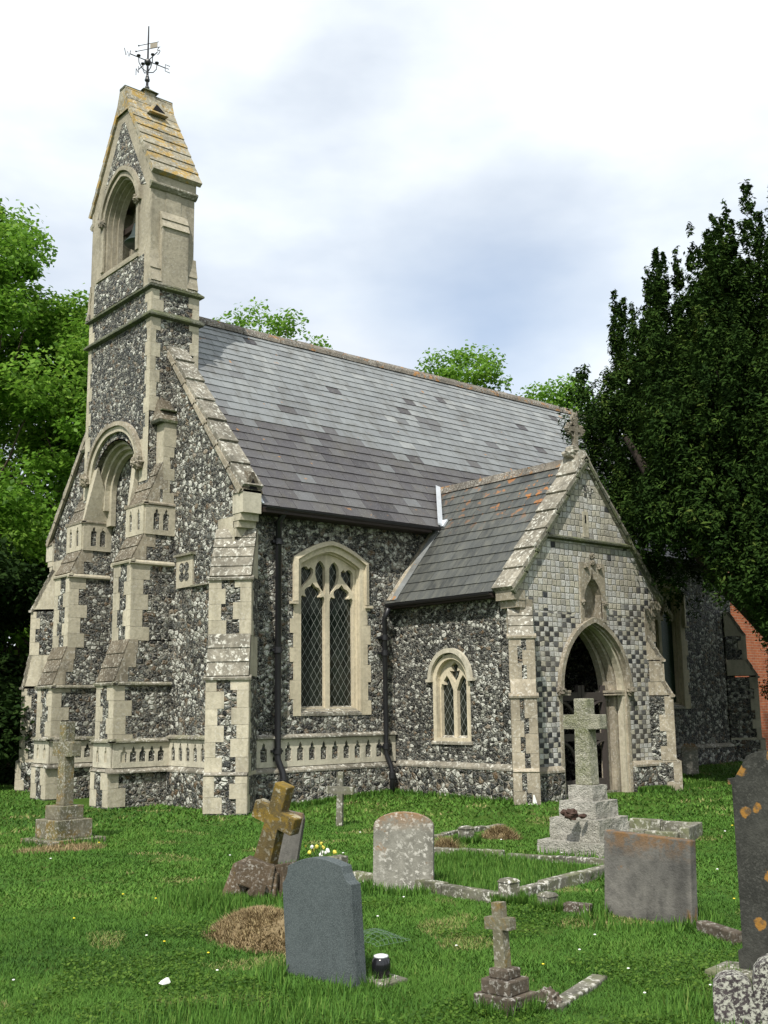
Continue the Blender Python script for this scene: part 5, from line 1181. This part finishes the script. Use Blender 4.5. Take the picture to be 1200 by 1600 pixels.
# ------------------------------------------------------------------ grass
def in_church(x, y):
    a = (x > 8.55) & (x < 10) & (y > 17.2) & (y < 20.6); b = (x > 9.6) & (x < 24.5) & (y > 15.15); c = (x > 13.05) & (x < 16.95) & (y > 12.02); d = (np.abs(x + y - 24.65) < .5) & (np.abs(x - y + 5.5) < .4)
    return a | b | c | d
def grass():
    cs = []; hs = []; ws = []; ls = []; ts = []
    for d0, d1, n, h, wd in ((4.2, 7, 170000, .024, .0028), (7, 10, 170000, .024, .0042), (10, 16, 150000, .026, .008), (16, 34, 110000, .04, .016)):
        n = int(n * 1.25); th = R_(41.5) + RNG.uniform(-R_(33), R_(33), n); d = np.sqrt(RNG.uniform(d0 ** 2, d1 ** 2, n)); x = d * np.sin(th); y = d * np.cos(th)
        k = ~in_church(x, y); x, y = x[k], y[k]; n = len(x)
        nz = np.array([noise.noise((a * .9, b * .9, 0)) for a, b in zip(x, y)]); n2 = np.array([noise.noise((a * 3.7, b * 3.7, 9)) for a, b in zip(x, y)]); n3 = np.array([noise.noise((a * 1.5, b * 1.5, 21)) for a, b in zip(x, y)])
        hh = h * (1 + .45 * n2 + .35 * nz); hh = np.clip(hh, .3 * h, 3 * h)
        n0 = np.array([noise.noise((a * .33, b * .33, 40)) for a, b in zip(x, y)]); t = .44 + .30 * n0 + .20 * nz + .20 * n2 + RNG.normal(0, .13, n)
        dry = np.clip((n3 - .26) * 4, 0, 1) * RNG.uniform(0, 1, n); t = np.where(dry > .35, RNG.uniform(.8, 1, n), np.clip(t, 0, .84))
        cs.append(np.stack([x, y, gz_arr(x, y) - .02], 1)); hs.append(hh); ws.append(np.full(n, wd)); ls.append(np.full(n, 1.5)); ts.append(t)
    # longer tufts at the feet of stones and walls
    tx = []; ty = []
    for (gx, gy, r) in GRAVES:
        m_ = 900; a = RNG.uniform(0, 2 * np.pi, m_); rr = r * RNG.uniform(.75, 1.35, m_) + .03; tx.append(gx + rr * np.cos(a)); ty.append(gy + rr * np.sin(a))
    n = 5000; tx.append(RNG.uniform(10, 13.2, n)); ty.append(S - .10 - np.abs(RNG.normal(0, .05, n))); tx.append(13.12 - np.abs(RNG.normal(0, .05, n))); ty.append(RNG.uniform(12.1, 15.2, n)); tx.append(RNG.uniform(15.9, 18, n)); ty.append(12.03 - np.abs(RNG.normal(0, .05, n)))
    # long grass inside the kerbed plot, and by the leaning cross
    n = 16000; tx.append(RNG.uniform(6.95, 8.75, n)); ty.append(RNG.uniform(6.85, 8.9, n)); n = 5000; tx.append(RNG.normal(5.2, .2, n)); ty.append(RNG.normal(8.25, .3, n)); n = 9000; tx.append(RNG.normal(2.9, .45, n)); ty.append(RNG.normal(4.9, .25, n))
    tx = np.concatenate(tx); ty = np.concatenate(ty); k = ~in_church(tx, ty); tx, ty = tx[k], ty[k]; n = len(tx); d = np.hypot(tx, ty)
    cs.append(np.stack([tx, ty, gz_arr(tx, ty) - .02], 1)); hs.append(np.full(n, .085)); ws.append(.0007 * d + .0008); ls.append(np.full(n, .55)); ts.append(np.clip(.45 + RNG.normal(0, .18, n), 0, .86))
    c = np.concatenate(cs); v = blades(c, np.concatenate(hs), np.concatenate(ws), np.concatenate(ls), None)
    o = fast_mesh('grass', v, len(c), 3, 'grass_blade', np.concatenate(ts)); tag(o, 'short green churchyard grass with dry patches', 'grass', kind='stuff')
    # clover and weed leaves in the nearest lawn
    n = 80000; th = R_(40.4) + RNG.uniform(-R_(24), R_(24), n); d = np.sqrt(RNG.uniform(4.6 ** 2, 9.5 ** 2, n)); x = d * np.sin(th); y = d * np.cos(th)
    w = np.array([noise.noise((a * 1.3, b * 1.3, 33)) for a, b in zip(x, y)]); k = w + .35 * (7 - d) / 3 > .08; x, y = x[k], y[k]; n = len(x)
    v = leaf_quads(np.stack([x, y, gz_arr(x, y) + RNG.uniform(.0, .035, n)], 1), np.full(n, .011), .9, .75)
    o = fast_mesh('weed_leaves', v, n, 4, 'leaf_mid', RNG.uniform(0.1, 1, n)); tag(o, 'low broad weed and clover leaves through the near lawn', 'weeds', kind='stuff')
    m = MB()
    for k in range(42):
        th = R_(40.4) + random.uniform(-.38, .38); d = random.uniform(6, 15); x, y = d * math.sin(th), d * math.cos(th)
        if in_church(np.array([x]), np.array([y]))[0]: continue
        m.lump((x, y, ground(x, y) + .035), .005 + .0006 * d, 'petal_white' if random.random() < .6 else 'buttercup', sq=(1, 1, .5), amp=0, n=6, m=4)
    o = m.build('lawn_flowers'); tag(o, 'scattered daisies and buttercups in the lawn', 'flowers', kind='stuff')
grass()

# ------------------------------------------------------------------ trees
def limb_pts(a, b, sag, n=6, wob=.15):
    a, b = Vector(a), Vector(b); L = (b - a).length
    return [a.lerp(b, t) + Z * sag * math.sin(math.pi * t) + V(noise.noise(a * 1.1 + Z * t * 3), noise.noise(a * 1.7 + V(5, 0, t * 3)), 0) * wob * L * .3 * math.sin(math.pi * t) for t in [k / n for k in range(n + 1)]]
def broad_tree(name, label, x, y, H, crown_r, base, nclump, nleaf, mat, size, seed, group='trees behind the church', flat=.62, low=.12):
    rng = random.Random(seed); g_ = ground(x, y)
    root = thing(name, (x, y, g_), label, 'tree', group)
    m = MB(); m.tube([(x, y, -.2), (x + .1, y, H * .2), (x + .2, y - .1, H * .45), (x + .1, y, H * .8)], [.042 * H * .6, .03 * H * .6, .02 * H * .6, .03], 'bark', 10)
    cl = []
    for k in range(nclump):
        u = rng.uniform(-1, 1); a = rng.uniform(0, 2 * math.pi); t = rng.random()
        zc = low + (1 - low) * t; rad = crown_r * (math.sin(math.pi * min(1, (zc * .80 + .18))) ** .6) * (.3 + .75 * rng.random() ** .6)
        c = V(x + rad * math.cos(a), y + rad * math.sin(a), H * (base + (1 - base) * zc) - (rng.random() ** 2) * .13 * H); cl.append((c, rng.uniform(.08, .20) * crown_r * 1.15))
    for c, r in cl[::3]:
        s = V(x + .15, y, max(H * .18, c.z * .55)); m.tube(limb_pts(s, c, .3), [.007 * H * .6 * q for q in (1, .8, .65, .5, .4, .28, .15)], 'bark', 6)
    m.build('trunk', root)
    cs = []; outs = []; tn = []; per = nleaf // nclump
    for c, r in cl:
        q = rand_unit(per) * (RNG.uniform(0, 1, per) ** .42)[:, None] * r; q[:, 2] *= flat
        q += rand_unit(per) * (r * .35 * RNG.uniform(0, 1, per) ** 2)[:, None]
        cs.append(q + np.array(c)); outs.append(q / r * .5); tn.append(np.clip(RNG.normal(.5, .2, per) + rng.uniform(-.18, .18), 0, 1))
    c = np.concatenate(cs); v = leaf_quads(c, np.full(len(c), size), .5, .62, np.concatenate(outs))
    fast_mesh('crown', v, len(c), 4, mat, np.concatenate(tn), parent=root)
    return root
BEH = 'trees behind the church'
def at(px, d):
    """point on the ground along a heading given in degrees from the view axis"""
    a = R_(40.372 + px); return d * math.sin(a), d * math.cos(a)
x, y = at(-21.5, 34); broad_tree('broadleaf_tree', 'tall airy green tree at the far left edge, its top standing against the sky', x, y, 17.0, 6.0, .0, 190, 105000, 'leaf_bright', .088, 3, BEH, .55)
x, y = at(-16.2, 37); broad_tree('broadleaf_tree', 'dense bright green tree just left of the bellcote', x, y, 14.6, 5.9, .0, 200, 140000, 'leaf_bright', .088, 5, BEH, .6, .05)
x, y = at(-13.5, 47); broad_tree('broadleaf_tree', 'darker green treetop peeping directly beside the bellcote', x, y, 18.6, 4.2, .1, 60, 34000, 'leaf_mid', .12, 8, BEH)
x, y = at(-6.2, 46); broad_tree('broadleaf_tree', 'round green treetop above the west end of the roof ridge', x, y, 18.9, 4.9, .2, 120, 30000, 'leaf_bright', .10, 13, BEH)
x, y = at(4.0, 50); broad_tree('broadleaf_tree', 'light green treetop above the middle of the roof ridge', x, y, 18.2, 4.9, .2, 110, 27000, 'leaf_bright', .10, 21, BEH)
x, y = at(9.6, 52); broad_tree('broadleaf_tree', 'low green treetop above the ridge next to the yew', x, y, 17.1, 4.8, .2, 100, 25000, 'leaf_bright', .10, 34, BEH)
x, y = at(-23.5, 27); broad_tree('dark_shrub', 'dark shady laurel bush filling the gap left of the church', x, y, 6.0, 3.4, .0, 80, 60000, 'leaf_shade', .08, 55, 'dark shrubs at the left', .8, .0)
x, y = at(-18.8, 31); broad_tree('dark_shrub', 'dark evergreen bush close beside the church north corner', x, y, 5.6, 3.2, .0, 80, 60000, 'leaf_shade', .08, 56, 'dark shrubs at the left', .8, .0)

x, y = at(-21.5, 42); broad_tree('dark_shrub', 'dark shrub added behind the others to close sky gaps at the left edge', x, y, 7.5, 4.6, .0, 80, 50000, 'leaf_shade', .11, 57, 'dark shrubs at the left', .8, .0)  # extra shrub, added to block bright sky showing low between the trees
# the yew: a broad crown of upright plumes
def yew(x, y):
    root = thing('yew_tree', (x, y, ground(x, y)), 'big dark churchyard yew with spiky upright plumes overhanging the porch', 'tree'); rng = random.Random(4)
    m = MB(); m.tube([(x, y, -.3), (x + .05, y, .8), (x, y + .1, 2.0), (x - .1, y + .1, 3.6), (x, y, 7.4)], [.70, .58, .50, .40, .14], 'yew_bark', 14)
    cs = []; tn = []; outs = []
    limbs = []
    def plume(px, py, z0, z1, r, n, lean=(0, 0), tuft=(.14, .14, .21), taper=.3, pw=1.5):
        m_ = max(6, n // 26); per = n // m_; t = RNG.uniform(0, 1, m_) ** .85
        prof = np.where(t < .25, .6 + 1.6 * t, 1.0 - ((t - .25) / .75) ** pw); a = RNG.uniform(0, 2 * np.pi, m_); rr = r * prof * np.sqrt(RNG.uniform(.1, 1, m_)) * .9
        c = np.stack([px + lean[0] * t + rr * np.cos(a), py + lean[1] * t + rr * np.sin(a), z0 + (z1 - z0) * t], 1)
        q = RNG.normal(0, 1, (m_, per, 3)); q /= np.linalg.norm(q, axis=2, keepdims=True); q *= RNG.uniform(.2, 1, (m_, per, 1)) ** .6
        q = q * np.array(tuft) * (1.0 - taper * t ** 2)[:, None, None]; u = q[:, :, 2]; q[:, :, 0] += (np.cos(a) * .45)[:, None] * u; q[:, :, 1] += (np.sin(a) * .45)[:, None] * u
        cs.append((c[:, None, :] + q).reshape(-1, 3)); o_ = np.stack([np.cos(a) * .9, np.sin(a) * .9, np.full(m_, .3)], 1)
        outs.append((np.repeat(o_[:, None, :], per, 1) * .6 + q / .15 * .7).reshape(-1, 3))
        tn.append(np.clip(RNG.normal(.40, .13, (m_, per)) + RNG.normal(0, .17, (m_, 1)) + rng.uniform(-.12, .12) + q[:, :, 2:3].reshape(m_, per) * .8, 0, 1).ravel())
    Rm = 4.4
    for k in range(260):      # spires
        a = rng.uniform(0, 2 * math.pi); q = math.sqrt(rng.random()) * Rm * .90; px, py = x + q * math.cos(a), y + q * math.sin(a); f = q / Rm
        if py > 14.3 and px > 18.5: continue
        top = 12.0 - 3.3 * f ** 1.9 + rng.uniform(-1.3, .4); ln = rng.uniform(3.4, 5.4)
        plume(px, py, top - ln, top, rng.uniform(.42, .62), 1600, (rng.uniform(-.15, .15), rng.uniform(-.15, .15)), (.085, .085, .22), .45, 1.0)
    for k in range(340):      # bulging skirt
        a = rng.uniform(0, 2 * math.pi); q = (Rm + .2) * rng.uniform(.80, 1.0); px, py = x + q * math.cos(a), y + q * math.sin(a)
        low = 1.75 + 3.1 * max(0, math.cos(a - 2.44)) ** 1.6 + rng.uniform(0, .5); zt = rng.uniform(low + .9, 8.6); ln = rng.uniform(1.3, 2.5)
        if (px < 17.5 and zt - ln < 6.3 and py > 11.6) or (py > 13.2 and zt - ln < 7.0 and px > 18.2): continue
        plume(px, py, max(low, zt - ln), zt, rng.uniform(.4, .7), 1000, (rng.uniform(-.15, .15), rng.uniform(-.15, .15)))
        if k % 7 == 0: limbs.append(V(px * .9 + x * .1, py * .9 + y * .1, zt - ln * .4))
    for k in range(190):      # drooping lower fringe
        a = rng.uniform(0, 2 * math.pi); q = Rm * rng.uniform(.55, 1.0); px, py = x + q * math.cos(a), y + q * math.sin(a)
        low = 1.2 + 3.7 * max(0, math.cos(a - 2.44)) ** 2.0 + rng.uniform(0, .35); zt = low + rng.uniform(.9, 1.7)
        if (px < 17.5 and low < 6.3 and py > 11.6) or (py > 12.7 and px > 17.6): continue
        plume(px, py, low, zt, rng.uniform(.45, .7), 1000, (rng.uniform(-.15, .15), rng.uniform(-.15, .15)))
    for k in range(170):      # inner fill
        a = rng.uniform(0, 2 * math.pi); q = Rm * rng.uniform(.2, .88); zt = rng.uniform(5.6, 9.4)
        if y + q * math.sin(a) > 13.8 and x + q * math.cos(a) > 18.5: continue
        plume(x + q * math.cos(a), y + q * math.sin(a), zt - 2.2, zt, .75, 700)
    for i, b in enumerate(limbs):
        s = V(x, y, 1.6 + 2.6 * ((i * 37) % 10) / 10); m.tube(limb_pts(s, b, .35, 7, .25), [.13, .115, .10, .085, .065, .05, .035, .015], 'yew_bark', 7)
    m.tube([V(x, y, 1.7), V(x - 1.3, y + .1, 2.5), V(x - 2.5, y + .9, 4.0), V(x - 3.2, y + 1.5, 5.5), V(x - 3.6, y + 1.9, 6.6)], [.30, .22, .16, .11, .05], 'yew_bark', 10)
    m.build('trunk', root)
    c = np.concatenate(cs); v = leaf_quads(c, np.full(len(c), .050), .15, .36, np.concatenate(outs)); fast_mesh('crown', v, len(c), 4, 'yew_needle', np.concatenate(tn), parent=root)
yew(20.3, 10.6)

# ------------------------------------------------------------------ light, sky, camera
SUN_AZ, SUN_EL = 240, 50
sun = bpy.data.lights.new('sun', 'SUN'); sun.energy = 3.7; sun.angle = R_(.6); sun.color = (1, .955, .88)
so = bpy.data.objects.new('sun', sun); COL.objects.link(so)
d = V(math.sin(R_(SUN_AZ)) * math.cos(R_(SUN_EL)), math.cos(R_(SUN_AZ)) * math.cos(R_(SUN_EL)), math.sin(R_(SUN_EL))); so.rotation_euler = d.to_track_quat('Z', 'Y').to_euler(); so.location = d * 60
w = bpy.data.worlds.new('World'); scene.world = w; w.use_nodes = True; nt = w.node_tree; nt.nodes.clear()
o = nt.nodes.new('ShaderNodeOutputWorld'); bg = nt.nodes.new('ShaderNodeBackground'); sk = nt.nodes.new('ShaderNodeTexSky'); sk.sky_type = 'NISHITA'; sk.sun_disc = False; sk.sun_elevation = R_(SUN_EL); sk.sun_rotation = R_(SUN_AZ); sk.dust_density = 2.0
bg.inputs['Strength'].default_value = .13; nt.links.new(sk.outputs[0], bg.inputs['Color'])
tc = nt.nodes.new('ShaderNodeTexCoord'); mp = nt.nodes.new('ShaderNodeMapping'); mp.inputs['Scale'].default_value = (1, 1, 2.2); mp.inputs['Location'].default_value = (.35, .1, .0); nt.links.new(tc.outputs['Generated'], mp.inputs[0])
n1 = nt.nodes.new('ShaderNodeTexNoise'); n1.inputs['Scale'].default_value = 2.1; n1.inputs['Detail'].default_value = 6; n1.inputs['Roughness'].default_value = .52; nt.links.new(mp.outputs[0], n1.inputs['Vector'])
r1 = nt.nodes.new('ShaderNodeValToRGB'); r1.color_ramp.elements[0].position = .27; r1.color_ramp.elements[1].position = .48; r1.color_ramp.elements[0].color = (.55, .55, .55, 1); nt.links.new(n1.outputs['Fac'], r1.inputs['Fac'])
n2 = nt.nodes.new('ShaderNodeTexNoise'); n2.inputs['Scale'].default_value = 3.0; n2.inputs['Detail'].default_value = 5; nt.links.new(mp.outputs[0], n2.inputs['Vector'])
r2 = nt.nodes.new('ShaderNodeValToRGB'); r2.color_ramp.elements[0].position = .34; r2.color_ramp.elements[0].color = (.62, .67, .735, 1); r2.color_ramp.elements[1].position = .58; r2.color_ramp.elements[1].color = (.80, .845, .875, 1); nt.links.new(n2.outputs['Fac'], r2.inputs['Fac'])
cb = nt.nodes.new('ShaderNodeBackground'); cb.inputs['Strength'].default_value = 1.0; nt.links.new(r2.outputs[0], cb.inputs['Color'])
mx = nt.nodes.new('ShaderNodeMixShader'); nt.links.new(r1.outputs[0], mx.inputs[0]); nt.links.new(bg.outputs[0], mx.inputs[1]); nt.links.new(cb.outputs[0], mx.inputs[2]); nt.links.new(mx.outputs[0], o.inputs['Surface'])
# a thinner place in the cloud to the north-east, where pale blue shows
nrm = nt.nodes.new('ShaderNodeVectorMath'); nrm.operation = 'NORMALIZE'; nt.links.new(tc.outputs['Generated'], nrm.inputs[0])
wv = nt.nodes.new('ShaderNodeVectorMath'); wv.operation = 'MULTIPLY_ADD'; nt.links.new(n2.outputs['Color'], wv.inputs[0]); wv.inputs[1].default_value = (.16, .16, .16); nt.links.new(nrm.outputs[0], wv.inputs[2])
dt = nt.nodes.new('ShaderNodeVectorMath'); dt.operation = 'DISTANCE'; nt.links.new(wv.outputs[0], dt.inputs[0]); dt.inputs[1].default_value = (.686 + .08, .644 + .08, .325 + .08)
r3 = nt.nodes.new('ShaderNodeValToRGB'); r3.color_ramp.elements[0].position = .015; r3.color_ramp.elements[0].color = (.38, .38, .38, 1); r3.color_ramp.elements[1].position = .15; nt.links.new(dt.outputs['Value'], r3.inputs['Fac'])
mm = nt.nodes.new('ShaderNodeMath'); mm.operation = 'MULTIPLY'; nt.links.new(r1.outputs[0], mm.inputs[0]); nt.links.new(r3.outputs[0], mm.inputs[1]); nt.links.new(mm.outputs[0], mx.inputs[0])
cam = bpy.data.cameras.new('camera'); co = bpy.data.objects.new('camera', cam); COL.objects.link(co)
cam.sensor_fit = 'HORIZONTAL'; cam.sensor_width = 36; cam.lens = 1712.2 / 1200 * 36; cam.clip_end = 2000; cam.clip_start = .1
Rv, Uv, Fv = V(.7632322, -.64600318, -.01251), V(-.1035482, -.14140439, .98452149), V(.63777298, .75012312, .17481685)
co.matrix_world = Matrix(((Rv.x, Uv.x, -Fv.x, 0), (Rv.y, Uv.y, -Fv.y, 0), (Rv.z, Uv.z, -Fv.z, 1.6), (0, 0, 0, 1)))
scene.camera = co
scene.view_settings.view_transform = 'Standard'; scene.view_settings.look = 'None'; scene.view_settings.exposure = 0.45; scene.view_settings.gamma = 1.0
scene.cycles.max_bounces = 6; scene.cycles.transparent_max_bounces = 8
